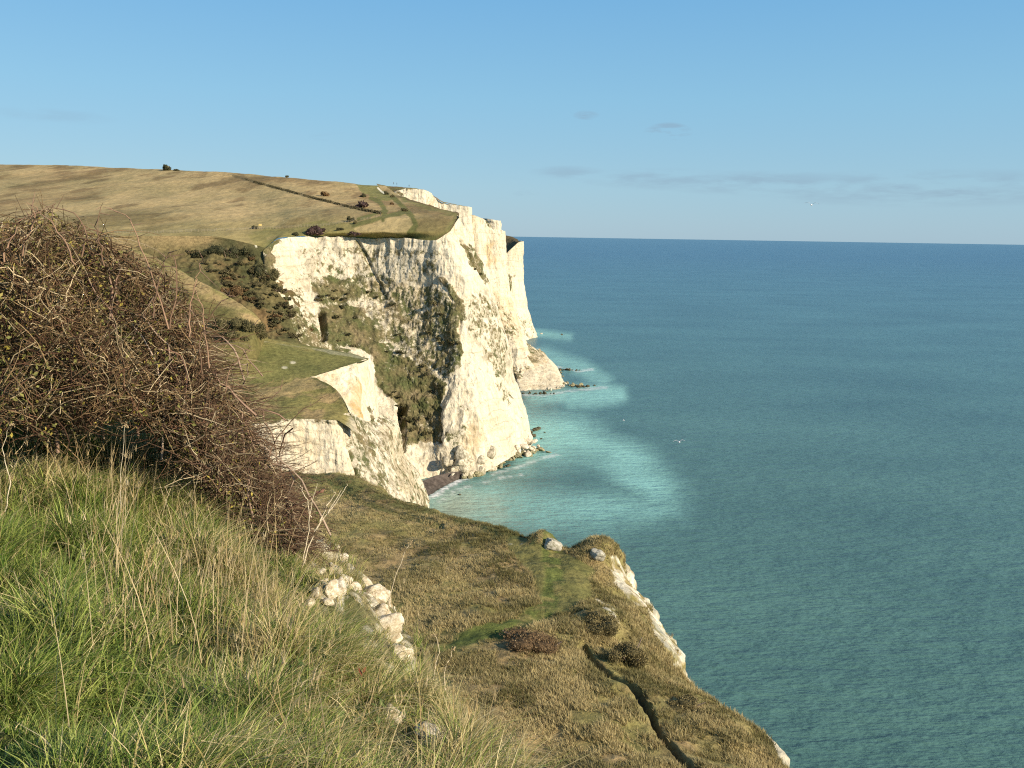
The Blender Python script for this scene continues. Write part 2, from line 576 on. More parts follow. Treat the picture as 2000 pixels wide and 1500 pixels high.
H4 = [
    [(960, 498, 860), (965, 560, 852), (975, 620, 844), (985, 690, 820)],
    [(984, 500, 868), (988, 560, 862), (994, 620, 854), (1004, 690, 831)],
    [(1000, 484, 874), (1006, 560, 870), (1014, 620, 864), (1024, 685, 844)],
    [(1012, 474, 882), (1016, 545, 880), (1024, 610, 878), (1044, 672, 871)],
    [(1016, 472, 896), (1019, 545, 896), (1030, 615, 896), (1051, 668, 894)],
    [(1014, 470, 950), (1017, 545, 948), (1028, 615, 946), (1048, 664, 940)],
]
chalk_face('cliff', H4, 140, 160, flute=1.6, seed=20,
    veg=[([(984, 535), (998, 532), (1004, 560), (1002, 580), (988, 575)], .8), ([(1010, 610), (1025, 620), (1045, 660), (1050, 672), (1030, 665)], .45)],
    label='farthest white cliff, standing out at the edge of the open sea')
P = loft([
    [(984, 459, 930), (1000, 462, 925), (1010, 467, 915), (1015, 472, 884)],
    [(984, 478, 905), (998, 476, 895), (1006, 473, 885), (1012, 474, 868)],
    [(982, 500, 874), (990, 494, 872), (998, 486, 869), (1011, 475, 866)],
], 40, 50)
link('headland_turf', mesh_np('headland_turf', P + 0.4 * fbm(P, 4, 3)[..., None] * np.array([0, 0, 1]), grid_quads(40, 50),
     attrs={'col': np.broadcast_to(np.array([0.13, 0.10, 0.055]), P.shape)}, smooth=True), M_TURF_MID)  # brown turf coloured darker to paint in the shade on this slope
tag(bpy.data.objects['headland_turf'], 'brown grass top of the farthest cliff, darkened for shade, sloping away from the sea', 'grass slope', kind='structure')

# ---- scree fan at the foot of the far cliffs
SC = [
    [(975, 655, 640), (985, 705, 615), (1000, 768, 585)],
    [(990, 660, 628), (1002, 712, 604), (1018, 769, 567)],
    [(1008, 664, 634), (1025, 712, 606), (1042, 767, 572)],
    [(1028, 672, 645), (1050, 714, 615), (1075, 764, 576)],
    [(1050, 683, 662), (1078, 714, 632), (1102, 760, 585)],
    [(1052, 682, 720), (1085, 712, 690), (1112, 750, 640)],
]
chalk_face('scree_slope', SC, 160, 160, flute=0.5, seed=30, bed=0.0, cat='scree',
    veg=[([(985, 655), (1055, 680), (1068, 700), (1030, 712), (1010, 738), (1000, 735), (990, 700)], .55), ([(1000, 730), (1018, 728), (1020, 745), (1005, 748)], .6)],
    grey=[([(980, 650), (1055, 680), (1075, 705), (1030, 714), (1010, 740), (998, 740)], 1.2)],
    ochre=[([(980, 650), (1060, 680), (1075, 705), (1000, 740)], .4), ([(1010, 735), (1075, 705), (1110, 760), (1000, 765)], .12)],
    label='grey and pink fan of fallen chalk running down to the sea')

# ---- downland plateau and hill
sky_x = [-400, 0, 180, 320, 430, 560, 640, 700, 735, 758]
sky_y = [318, 321, 324, 330, 335, 342, 348, 354, 360, 366]
rim = [(852, 469, 409), (880, 450, 411), (893, 426, 428), (896, 415, 453), (868, 409, 490), (835, 400, 528), (795, 388, 566), (768, 376, 600), (752, 363, 640)]
front = [(-400, 470, 375), (-150, 468, 378), (100, 466, 378), (250, 465, 380), (420, 466, 388), (512, 486, 386), (545, 464, 402), (620, 460, 415), (720, 462, 420), (800, 465, 415), (852, 469, 409)]
rows = []
for i, (rx, ry, rd) in enumerate(rim):
    t = i / 8
    row = []
    for k, (fx, fy, fd) in enumerate(front):
        f = (fx + 400) / (852 + 400)
        x = -400 + (rx + 400) * f
        yy = fy * (1 - t) + np.interp(x, sky_x, sky_y) * t if f < 1 else ry
        fl = fy + (ry - fy) * t
        dl = fd + (900 - fd) * t ** 1.15
        w = sstep(0.15, 1.0, f)
        g = t ** 0.9
        y_left = fy * (1 - g) + np.interp(x, sky_x, sky_y) * g
        y = y_left * (1 - w) + ry * w
        d = dl * (1 - w) + rd * w
        y = y + (np.interp(x, sky_x, sky_y) - y) * t ** 3 * (1 - f ** 8)
        if i == 0:
            x, y, d = fx, fy, fd
        row.append((x, y, d))
    rows.append(row)
back = []
for x, y, d in rows[-1]:
    p = at(x, y, d)
    back.append(('w', p[0] * 1.15, p[1] * 1.15, p[2] - 3))
back2 = [('w', p[1] * 1.4, p[2] * 1.4, p[3] - 40) for p in back]
P = loft([[('w', *at(*p)) for p in r] for r in rows] + [back, back2], 420, 520)
P[..., 2] += 0.35 * fbm(P, 9, 4, 2) + 0.8 * fbm(P, 45, 2, 5)
px, py = proj(P)
nz = fbm(P, np.array([50, 80, 60.]), 4, 40)
nz2 = fbm(P, np.array([12, 26, 20.]), 4, 44)
c = mix(STRAW, TAN, sstep(-0.3, 0.5, nz))
c = mix(c, BROWN, 0.8 * sstep(-0.1, 0.6, nz2 + 0.6 * nz))
c = mix(c, OLIVE, 0.6 * sstep(400, 470, py + 10 * nz))
wj = 7 * fbm(P, 12, 3, 60)
# greener strip along the cliff edge and path network
rimline = [(512, 486), (545, 464), (620, 460), (720, 462), (800, 465), (852, 469), (880, 450), (893, 426), (896, 415), (868, 409), (835, 400), (795, 388)]
c = mix(c, GREEN * 1.15, 0.85 * sstep(15, 4, seg_dist(px, py, rimline[5:]) + wj))
c = mix(c, GREEN * 1.15, 0.8 * sstep(13, 4, seg_dist(px, py, rimline[:6]) + wj))
c = mix(c, GREEN * 1.2, 0.9 * inpoly(px + wj, py + wj, [(690, 352), (735, 358), (745, 372), (770, 384), (765, 392), (725, 386), (705, 375)]))
c = mix(c, BROWN * 0.8, 0.8 * sstep(4, 1, seg_dist(px, py, rimline[5:]) + wj * .3))
c = mix(c, OLIVE, 0.8 * inpoly(px + wj, py + wj, [(480, 455), (560, 440), (700, 430), (760, 415), (770, 420), (700, 440), (690, 466), (540, 466), (500, 480)]))
TRACKS = [([(725, 386), (745, 398), (752, 412), (748, 430)], 4), ([(768, 386), (785, 402), (795, 412), (808, 428), (812, 440), (800, 455)], 4.5),
          ([(690, 440), (730, 430), (760, 422), (790, 414)], 3.2), ([(700, 428), (740, 415), (755, 412)], 2.5)]
tr = np.zeros(px.shape)
for ln, w in TRACKS:
    tr = np.maximum(tr, sstep(w + 1.5, w - 1.0, seg_dist(px, py, ln) + wj * 0.25))
c = mix(c, GREEN * 0.95, tr)
c = mix(c, STRAW * 1.15, 0.7 * inpoly(px + wj, py + wj * .5, [(690, 445), (800, 420), (808, 440), (790, 458), (700, 456)]) * (1 - tr))
c = mix(c, CHALKC, sstep(2.2, 1, seg_dist(px, py, [(738, 367), (745, 374), (750, 377)])))
hed = sstep(3.0, 1.6, seg_dist(px, py, [(455, 343), (560, 372), (650, 396), (720, 412), (742, 416)]))
c = mix(c, np.array([0.10, 0.085, 0.045]), hed * 0.6)
me = mesh_np('hill', P, grid_quads(*P.shape[:2]), attrs={'col': c}, smooth=True)
tag(link('hill', me, M_TURF_FAR), 'broad straw coloured grass hill and cliff top plateau under the skyline', 'hill', kind='structure')
S_HILL = Surf(P[:400])

# ---- scrub hollow between hill and headland
V1 = [
    [(-400, 465, 376), (-400, 560, 362), (-380, 700, 345), (-360, 860, 320)],
    [(100, 461, 379), (100, 560, 362), (150, 690, 345), (200, 860, 320)],
    [(300, 461, 382), (330, 540, 366), (370, 640, 350), (420, 820, 320)],
    [(420, 462, 389), (450, 530, 376), (490, 640, 357), (540, 820, 322)],
    [(512, 482, 387), (530, 548, 378), (560, 640, 366), (620, 820, 330)],
    [(560, 500, 410), (590, 570, 400), (630, 680, 385), (690, 850, 350)],
]
P = loft(V1, 220, 200)
n = normals(P)
P = P + n * ((1.8 * fbm(P, 9, 4, 71) + 1.3 * fbm(P, 3.5, 4, 72)) * sstep(0.02, .2, np.linspace(0, 1, 200))[None, :])[..., None]
px, py = proj(P)
nz = fbm(P, 16, 4, 75)
c = mix(np.array([.125, .105, .050]), np.array([.080, .078, .036]), sstep(-0.3, 0.4, nz))
c = mix(c, BROWN * 0.7, sstep(0.1, 0.7, fbm(P, 11, 4, 78)))
c = mix(c, TAN * .9, 0.8 * sstep(500, 465, py + nz * 14) * sstep(450, 400, px))
c = mix(c, CHALKC, 0.9 * sstep(2.6, 1.2, seg_dist(px, py, [(503, 448), (499, 470), (500, 482)]) + nz))
tag(link('scrub_slope', mesh_np('scrub_slope', P, grid_quads(*P.shape[:2]), attrs={'col': c}, smooth=True), M_TURF_MID),
    'scrubby olive hollow falling away between the hill and the tall headland', 'slope', kind='structure')
S_V1 = Surf(P)

V2 = [
    [(-400, 430, 360), (-400, 470, 330), (-400, 600, 300), (-400, 760, 275)],
    [(150, 470, 352), (150, 458, 335), (150, 560, 305), (180, 760, 275)],
    [(290, 508, 335), (290, 500, 318), (280, 590, 300), (290, 740, 275)],
    [(395, 562, 325), (395, 553, 308), (380, 620, 293), (380, 740, 272)],
    [(470, 603, 315), (468, 593, 300), (450, 640, 288), (440, 740, 270)],
    [(512, 636, 308), (508, 626, 296), (495, 655, 287), (480, 740, 272)],
    [(530, 690, 320), (524, 660, 305), (516, 676, 295), (510, 740, 280)],
]
P = loft(V2, 220, 160)
P[..., 2] += 0.5 * fbm(P, 7, 4, 81)
px, py = proj(P)
nz = fbm(P, 9, 4, 83)
c = mix(TAN, OLIVE, sstep(-0.2, 0.6, nz))
c = mix(c, OLIVE * .62, 0.9 * sstep(14, 34, (py - np.interp(px, [150, 290, 395, 470, 508], [458, 500, 553, 593, 626])) + 10 * nz))
tag(link('grass_spur', mesh_np('grass_spur', P, grid_quads(*P.shape[:2]), attrs={'col': c}, smooth=True), M_TURF_MID),
    'brown grass spur running down into the scrub hollow behind the bramble', 'slope', kind='structure')
S_V2 = Surf(P)

# ---- lower headland with two chalk walls
G1 = [
    [(-300, 655, 330), (340, 655, 330), (420, 660, 330), (500, 658, 330), (600, 675, 330), (690, 691, 325), (723, 703, 318)],
    [(-300, 658, 300), (340, 659, 300), (420, 662, 300), (500, 660, 300), (600, 677, 302), (690, 694, 304), (721, 701, 302)],
    [(-300, 710, 280), (340, 710, 280), (420, 710, 280), (500, 708, 281), (600, 712, 285), (665, 708, 292), (719, 702, 298)],
    [(-300, 757, 263), (340, 757, 263), (420, 756, 264), (500, 752, 267), (604, 736, 274), (655, 721, 284), (716, 703, 294)],
]
P = loft(G1, 110, 260)
P[..., 2] += 0.22 * fbm(P, 6, 4, 91)
px, py = proj(P)
nz = fbm(P, 10, 4, 92)
c = mix(GREEN * 1.0, OLIVE, sstep(-0.1, 0.6, nz))
c = mix(c, CHALKC * .7, 0.30 * sstep(2.6, 0.2, seg_dist(px, py, [(490, 668), (520, 667), (560, 674), (600, 680), (690, 694), (712, 700)]) + 4 * nz))
c = mix(c, CHALKC, 0.6 * sstep(3.2, 1.2, np.minimum(np.hypot((px - 572) / 2, py - 708), np.hypot((px - 556) / 2, py - 718)) + nz))
me = mesh_np('grass_headland', P, grid_quads(*P.shape[:2]), attrs={'col': c}, smooth=True)
tag(link('grass_headland', me, M_TURF_MID), 'short green turf on top of the lower headland', 'grass slope', kind='structure')
S_G1 = Surf(P)
G2 = [
    [(-300, 756, 263), (340, 756, 263), (420, 755, 264), (500, 751, 267), (600, 735, 274), (640, 750, 266), (664, 768, 260), (684, 806, 252)],
    [(-300, 795, 250), (340, 795, 250), (420, 793, 250), (505, 788, 251), (585, 778, 256), (640, 788, 255), (670, 800, 253), (692, 820, 250)],
    [(-300, 832, 235), (340, 832, 235), (420, 833, 235), (510, 826, 236), (560, 819, 238), (620, 820, 240), (660, 823, 241), (700, 846, 243)],
]
P = loft(G2, 110, 260)
P[..., 2] += 0.35 * fbm(P, 4, 4, 95)
px, py = proj(P)
nz = fbm(P, 7, 4, 96)
c = mix(OLIVE * .85, TAN * .85, sstep(0.0, 0.6, nz))
c = mix(c, GREEN, 0.7 * sstep(0.1, 0.5, fbm(P, 9, 3, 98)))
c = mix(c, TAN * 1.1, 0.7 * inpoly(px + 6 * nz, py + 6 * nz, [(500, 760), (604, 734), (640, 752), (560, 775), (500, 790)]))
c = mix(c, CHALKC * 0.6, 0.6 * sstep(665, 690, px + 14 * nz))
tag(link('earth_slope', mesh_np('earth_slope', P, grid_quads(*P.shape[:2]), attrs={'col': c}, smooth=True), M_TURF_MID),
    'rough brown and green bank between the two chalk walls of the lower headland', 'slope', kind='structure')
S_G2 = Surf(P)
G3 = [
    [(590, 738, 278), (600, 790, 268), (615, 850, 255), (630, 900, 250)],
    [(603, 736, 275), (625, 790, 268), (640, 850, 258), (650, 900, 250)],
    [(640, 722, 284), (655, 785, 274), (665, 850, 262), (675, 900, 254)],
    [(688, 716, 290), (694, 780, 281), (700, 850, 270), (708, 900, 262)],
    [(700, 706, 294), (708, 780, 286), (718, 850, 276), (728, 900, 270)],
    [(718, 701, 299), (728, 770, 294), (738, 840, 288), (752, 900, 280)],
    [(722, 702, 318), (733, 760, 316), (743, 830, 313), (765, 900, 305)],
]
chalk_face('cliff', G3, 260, 220, flute=0.9, seed=41, sc=0.6, warp=6,
    veg=[([(722, 790), (732, 800), (740, 850), (725, 840)], .6), ([(640, 722), (660, 718), (655, 726), (630, 728)], .2)],
    ochre=[([(680, 745), (702, 735), (706, 830), (700, 860), (684, 800)], .95), ([(615, 738), (660, 730), (690, 800), (650, 780)], .35), ([(704, 720), (716, 715), (720, 800), (708, 810)], .2)],
    label='upper chalk wall of the lower headland with an ochre streak')
G4 = [
    [(-300, 834, 234), (-290, 900, 231), (-280, 960, 228), (-260, 1100, 222)],
    [(430, 833, 235), (440, 880, 233), (455, 960, 230), (480, 1100, 224)],
    [(510, 826, 236), (515, 880, 234), (530, 960, 231), (550, 1100, 225)],
    [(560, 818, 238), (568, 880, 236), (585, 960, 233), (605, 1100, 227)],
    [(620, 819, 240), (628, 880, 238), (645, 960, 235), (665, 1100, 229)],
    [(655, 822, 241), (668, 875, 239), (690, 950, 236), (715, 1100, 230)],
    [(668, 824, 246), (682, 875, 244), (706, 950, 241), (735, 1100, 236)],
]
chalk_face('cliff', G4, 420, 260, flute=0.75, seed=52, sc=0.6, warp=6, bed=0.8,
    veg=[([(500, 820), (560, 812), (665, 816), (665, 825), (600, 824), (560, 824), (505, 836)], .55)],
    ochre=[([(510, 830), (660, 826), (690, 940), (560, 930)], .18)],
    label='lower cream chalk wall with bedding lines and upright cracks, behind the brambles')
G5 = [
    [(652, 826, 244), (664, 870, 242), (682, 905, 240), (705, 960, 238), (735, 1090, 232)],
    [(664, 812, 248), (680, 862, 243), (698, 905, 240), (722, 965, 238), (752, 1090, 233)],
    [(686, 806, 254), (702, 866, 249), (728, 925, 246), (758, 985, 244), (790, 1100, 240)],
    [(712, 824, 266), (738, 872, 262), (764, 930, 260), (792, 985, 258), (818, 1090, 254)],
    [(742, 815, 286), (770, 838, 288), (780, 892, 294), (808, 928, 302), (838, 1002, 308)],
    [(746, 815, 312), (778, 834, 318), (788, 888, 326), (816, 922, 332), (846, 996, 330)],
]
chalk_face('cliff', G5, 300, 300, flute=0.9, seed=63, sc=0.6, vegbase=0.40, warp=7,
    veg=[([(690, 850), (730, 880), (770, 950), (740, 960), (700, 900)], .58), ([(750, 830), (770, 838), (778, 880), (760, 870)], .2), ([(680, 810), (712, 828), (735, 870), (700, 862)], .6),
         ([(810, 930), (830, 965), (840, 1000), (822, 990)], .5)],
    grey=[([(660, 810), (745, 815), (780, 890), (838, 1000), (740, 1000), (690, 900)], .8)],
    ochre=[([(740, 830), (775, 840), (838, 1000), (780, 960)], .30)],
    label='grey green rocky spur running down from the lower headland to the sea')

# ---- beach
B = [
    [(812, 936, 358), (862, 912, 372), (905, 905, 380)],
    ['b', 'b', 'b'],
]
pts = [[atz(806, 946, 3.5), atz(850, 930, 3.5), atz(885, 922, 3.5), atz(915, 918, 3.0)],
       [atz(820, 962, 1.2), atz(858, 944, 1.2), atz(890, 932, 1.2), atz(920, 924, 1.0)],
       [atz(832, 986, -0.9), atz(862, 962, -0.9), atz(896, 941, -0.9), atz(930, 929, -0.9)]]
P = loft(pts, 50, 90, world=True)
P[..., 2] += 0.15 * fbm(P, 2, 3, 101)
c = np.broadcast_to(np.array([0.085, 0.070, 0.062]), P.shape) * (1 + 0.4 * fbm(P, 1.5, 3, 102))[..., None]
tag(link('beach', mesh_np('beach', P, grid_quads(50, 90), attrs={'col': c}, smooth=True), M_TURF_MID), 'small dark shingle beach tucked under the tall headland', 'beach', kind='structure')

# ------------------------------------------------------------------ terrace below the viewpoint
TR = [
    [(-500, 800, 62), (200, 850, 64), (540, 918, 66), (700, 955, 67), (860, 1000, 68), (1000, 1040, 68.3), (1110, 1072, 68.2), (1198, 1084, 66.5)],
    [(-500, 900, 63), (200, 930, 65), (540, 985, 67.5), (700, 1015, 68.3), (860, 1050, 68.8), (1000, 1083, 69), (1115, 1108, 68.8), (1220, 1136, 66)],
    [(-500, 1020, 64), (200, 1040, 67), (540, 1080, 69.0), (700, 1100, 69.3), (860, 1125, 69.5), (1000, 1150, 69.5), (1140, 1178, 69.0), (1266, 1190, 65.8)],
    [(-500, 1140, 66), (200, 1150, 69), (540, 1180, 70.3), (700, 1190, 70.3), (860, 1205, 70.2), (1020, 1222, 70), (1180, 1248, 69.3), (1308, 1266, 66)],
    [(-500, 1260, 68), (200, 1270, 71), (540, 1290, 71.6), (700, 1295, 71.3), (860, 1300, 71), (1020, 1310, 70.6), (1210, 1325, 69.8), (1332, 1318, 66.5)],
    [(-500, 1390, 70), (200, 1395, 73), (540, 1400, 73), (700, 1400, 72.6), (860, 1400, 72), (1040, 1405, 71.3), (1250, 1410, 70.4), (1432, 1402, 68)],
    [(-500, 1520, 72), (200, 1520, 75), (540, 1520, 74.8), (700, 1515, 74), (860, 1510, 73.2), (1060, 1510, 72.2), (1310, 1510, 71), (1527, 1503, 68.8)],
    [(-500, 1700, 74), (200, 1700, 77), (540, 1690, 76.6), (700, 1680, 75.6), (860, 1670, 74.6), (1080, 1660, 73.2), (1380, 1650, 71.6), (1650, 1620, 69.4)],
]
A = np.array([[atz(*p) for p in r] for r in TR])
# faces that fall to the sea beyond the far and right hand edges
farrow = A[0] + np.array([1.0, 5.0, -9.0])
farrow2 = A[0] * np.array([1, 1, 0]) + np.array([2.0, 18.0, -3])
A = np.concatenate([farrow2[None], farrow[None], A])
r1 = A[:, -1] + np.array([2.2, 2.0, -8.0])
r2 = A[:, -1] * np.array([1, 1, 0]) + np.array([11.0, 8.0, -3.0])
r1[:2] = A[:2, -1] + np.array([3, 1, -3]); r2[:2, 2] = -3; r1[0, 2] = -3
A = np.concatenate([A, r1[:, None], r2[:, None]], 1)
nT, mT = 640, 700
P = loft(A, nT, mT, world=True)
px, py = proj(P)
wj = fbm(P, 3, 4, 110)
GPATH = [(1078, 1068), (1082, 1130), (1068, 1190), (1010, 1225), (900, 1257), (835, 1290), (795, 1335), (850, 1425), (960, 1500), (1000, 1560)]
TRENCH = [(1140, 1262), (1155, 1288), (1190, 1318), (1245, 1360), (1270, 1400), (1290, 1440), (1330, 1482), (1380, 1540)]
FARDITCH = [(590, 932), (660, 962), (720, 988), (790, 1005), (860, 1022)]
wid = np.interp(py, [1060, 1130, 1200, 1260, 1330, 1500], [23, 21, 20, 12, 14, 16])
gp = sstep(1.2, 0.65, (seg_dist(px, py, GPATH) + 7 * wj) / wid)
tn = sstep(9, 4, seg_dist(px, py, TRENCH) + 3 * wj)
fd = sstep(9, 3, seg_dist(px, py, FARDITCH) + 2 * wj)
n = normals(P)
edge = np.zeros((nT, mT))
jj = np.linspace(0, 9, mT)[None, :] + 0 * edge
ii = np.linspace(0, 9, nT)[:, None] + 0 * edge
face = sstep(7.05, 7.6, jj)
face = np.maximum(face, sstep(1.98, 1.7, ii))
bump_far = np.exp(-((px - 700) / 190) ** 2 - ((py - 952) / 16) ** 2) * 1.6
m1 = 1.3 * np.exp(-((px - 1062) / 30) ** 2 - ((py - 1062) / 9) ** 2)
m2 = 2.2 * np.exp(-((px - 1160) / 36) ** 2 - ((py - 1092) / 20) ** 2)
h = 0.28 * fbm(P, 2.4, 4, 112) + 0.5 * fbm(P, 9, 3, 114) - 0.05 * gp - 0.7 * tn - 0.3 * fd + (m1 + m2) * (1 - face) + bump_far * (1 - face)
h += 0.9 * np.exp(-((px - 1165) / 60) ** 2 - ((py - 1215) / 22) ** 2) + 0.8 * np.exp(-((px - 1230) / 45) ** 2 - ((py - 1285) / 18) ** 2)
h = h + face * (0.9 * ridged(P, np.array([4, 4, 12.]), 3, 116) + 0.4 * fbm(P, 1.5, 4, 118))
P = P + n * h[..., None]
px, py = proj(P)
nz = fbm(P, 6, 4, 120)
nf = fbm(P, 1.6, 4, 122)
c = mix(TAN * 0.95, OLIVE, sstep(-0.35, 0.45, nz))
c = mix(c, BROWN, 0.6 * sstep(0.1, 0.8, nf))
short = inpoly(px + 12 * wj, py + 8 * wj, [(1000, 1045), (1090, 1070), (1160, 1110), (1150, 1160), (1110, 1200), (1060, 1200), (1045, 1130), (990, 1070)]).astype(float)
for _ in range(4):
    short[1:-1, 1:-1] = (short[1:-1, 1:-1] * 2 + short[:-2, 1:-1] + short[2:, 1:-1] + short[1:-1, :-2] + short[1:-1, 2:]) / 6
c = mix(c, GREEN * 0.95, 0.9 * short)
c = mix(c, mix(np.array([.115, .135, .04]), OLIVE * .9, sstep(-0.1, 0.6, nf)), gp)
c = mix(c, np.array([0.075, 0.062, 0.032]), tn)  # trench painted dark for the shadow lying in it
c = mix(c, DGREEN * 1.2, fd * .8)
rimdark = sstep(16, 5, seg_dist(px, py, [(560, 918), (640, 935), (700, 952), (770, 980), (860, 1003), (960, 1032), (1040, 1055)]) + 6 * wj)
c = mix(c, mix(DGREEN * 1.3, BROWN, sstep(0, .5, nf)), 0.8 * rimdark)
T_rim = rimdark
vgT = np.clip(1.15 - face * 1.0 + 0.0 * nz, 0, 1.2)
chalkp = [[(1190, 1085), (1205, 1085), (1230, 1130), (1270, 1185), (1236, 1182), (1198, 1140)], [(1262, 1178), (1290, 1212), (1322, 1268), (1336, 1312), (1314, 1300), (1274, 1235)],
          [(1150, 1160), (1200, 1185), (1215, 1225), (1195, 1205)][:3], [(1400, 1375), (1430, 1400), (1420, 1402)]]
bare = np.zeros(px.shape)
for k, poly in enumerate(chalkp):
    m = inpoly(px + 5 * wj, py + 5 * wj, poly)
    bare = np.where(m, 0.62 if k < 2 else 0.5, bare)
for _ in range(2):
    bare[1:-1, 1:-1] = (bare[1:-1, 1:-1] * 2 + bare[:-2, 1:-1] + bare[2:, 1:-1] + bare[1:-1, :-2] + bare[1:-1, 2:]) / 6
bare = np.clip(bare + 0.35 * nf * (bare > 0.02), 0, 1)
bare = np.where(jj > 7.3, np.maximum(bare, 0.75), bare)
c = mix(c, CHALKC * 0.68 * (1 + 0.3 * nf)[..., None], sstep(0.35, 0.75, bare + .45 * fbm(P, 1.1, 4, 125)))
q = grid_quads(nT, mT)
pm = (gp > 0.5).ravel()
onp = pm[q].mean(1) > 0.5
for nm, sel, lab, ct in (('terrace', ~onp, 'sloping terrace of rough straw grass at the brink of the sea cliff', 'terrace'),
                         ('path', onp, 'worn green footpath bending across the grass terrace', 'path')):
    qs = q[sel]
    u, inv = np.unique(qs, return_inverse=True)
    me = mesh_np(nm, P.reshape(-1, 3)[u], inv.reshape(-1, 4), attrs={'col': c.reshape(-1, 3)[u]}, smooth=True)
    tag(link(nm, me, M_TURF_TER), lab, ct, kind='structure')
S_T = Surf(P)
tn = sstep(15, 8, seg_dist(px, py, TRENCH) + 3 * fbm(P, 3, 4, 110))
T_gp, T_tn, T_short, T_face, T_bare, T_c = gp, tn, short, face, bare, c


# ------------------------------------------------------------------ grass blades
def blades(base, hgt, wid, lean, bend, col_root, col_tip, seg=3, yaw=None):
    """curved tapering blades; base (n,3), lean (n,2) horizontal tip offset as a share of height"""
    n = len(base)
    yaw = rng.uniform(0, 2 * np.pi, n) if yaw is None else yaw
    side = np.stack([np.cos(yaw), np.sin(yaw), np.zeros(n)], 1)
    t = np.linspace(0, 1, seg + 1)
    V = np.zeros((n, 2 * seg + 1, 3), np.float32)
    C = np.zeros((n, 2 * seg + 1, 3), np.float32)
    for k, s in enumerate(t):
        off = np.concatenate([lean * (s ** bend)[..., None] if np.ndim(s ** bend) else lean * (s ** bend), np.zeros((n, 1))], 1) * hgt[:, None]
        L = np.linalg.norm(lean, axis=1)
        drop = np.sqrt(np.clip(1 - (0.55 * L * s) ** 2, 0.08, 1))
        p = base + off + np.stack([np.zeros(n), np.zeros(n), hgt * s * drop], 1)
        w = (wid * (1 - s) ** 0.7)[:, None] * 0.5
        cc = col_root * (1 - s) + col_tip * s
        if k < seg:
            V[:, 2 * k] = p - side * w
            V[:, 2 * k + 1] = p + side * w
            C[:, 2 * k] = cc
            C[:, 2 * k + 1] = cc
        else:
            V[:, 2 * seg] = p
            C[:, 2 * seg] = cc
    b = (np.arange(n) * (2 * seg + 1))[:, None]
    quads = np.concatenate([b + np.array([[2 * k, 2 * k + 1, 2 * k + 3, 2 * k + 2]]) for k in range(seg - 1)], 0)
    tris = b + np.array([[2 * seg - 2, 2 * seg - 1, 2 * seg]])
    return V.reshape(-1, 3), quads, tris, C.reshape(-1, 3)


def join_blades(parts):
    V, Q, Tt, C, o = [], [], [], [], 0
    for v, q, t, c in parts:
        V.append(v); Q.append(q + o); Tt.append(t + o); C.append(c); o += len(v)
    return np.concatenate(V), np.concatenate(Q), np.concatenate(Tt), np.concatenate(C)


# terrace tussocks
def terrace_grass():
    n = 90000
    fi = rng.uniform(2.0, 8.6, n) / 9 * (nT - 1)
    fj = rng.uniform(1.6, 7.35, n) / 9 * (mT - 1)
    i, j = fi.astype(int), fj.astype(int)
    p = S_T.samp(fi, fj)
    x, y = proj(p)
    dens = 1 - np.maximum.reduce([T_gp[i, j], T_tn[i, j] * 1.2, T_short[i, j], sstep(0.25, 0.5, T_bare[i, j])])
    cl = fbm(p, 1.5, 3, 130)
    dens = dens * sstep(-0.75, 0.25, cl)
    dist = p[:, 1]
    dens *= np.clip((60 / dist) ** 0.8, 0.4, 1.0)
    keep = (rng.random(n) < dens) & (x > 520) & (y > 900) & (y < 1640)
    p, x, y, i, j = p[keep], x[keep], y[keep], i[keep], j[keep]
    nt_ = len(p)
    nb = 10
    B = np.repeat(p, nb, 0)
    rad = np.repeat(rng.uniform(0.05, 0.22, nt_), nb)
    an = rng.uniform(0, 2 * np.pi, len(B))
    B = B + np.stack([np.cos(an) * rad, np.sin(an) * rad, np.full(len(B), -0.06)], 1)
    hm = np.repeat(rng.uniform(0.14, 0.42, nt_) * (1 + 0.4 * fbm(p, 5, 3, 133)), nb)
    hh = hm * rng.uniform(0.6, 1.2, len(B))
    lean = np.stack([np.cos(an), np.sin(an)], 1) * rng.uniform(0.1, 0.7, len(B))[:, None] + np.array([-0.15, 0.1])
    tone = np.repeat(fbm(p, 4, 4, 135) + 0.5 * rng.normal(0, .5, nt_), nb)
    ct = mix(np.array([0.53, 0.43, 0.21]), np.array([0.19, 0.17, 0.068]), sstep(-0.6, 0.7, tone))
    ct = mix(ct, np.array([0.26, 0.15, 0.085]), 0.55 * (rng.random(len(B)) < 0.08))
    dk = np.repeat(np.maximum(T_rim[i, j], .75 * sstep(.35, .75, fbm(p, 7, 3, 137))), nb)
    ct = mix(ct, np.array([0.115, 0.115, 0.042]), .75 * dk)
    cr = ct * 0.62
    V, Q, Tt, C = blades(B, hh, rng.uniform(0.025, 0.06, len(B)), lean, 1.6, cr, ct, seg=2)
    o = link('terrace_grass', mesh_np('terrace_grass', V, Q, Tt, {'col': C}), M_BLADE)
    tag(o, 'rough straw and olive tussock grass covering the terrace', 'grass', kind='stuff')


terrace_grass()

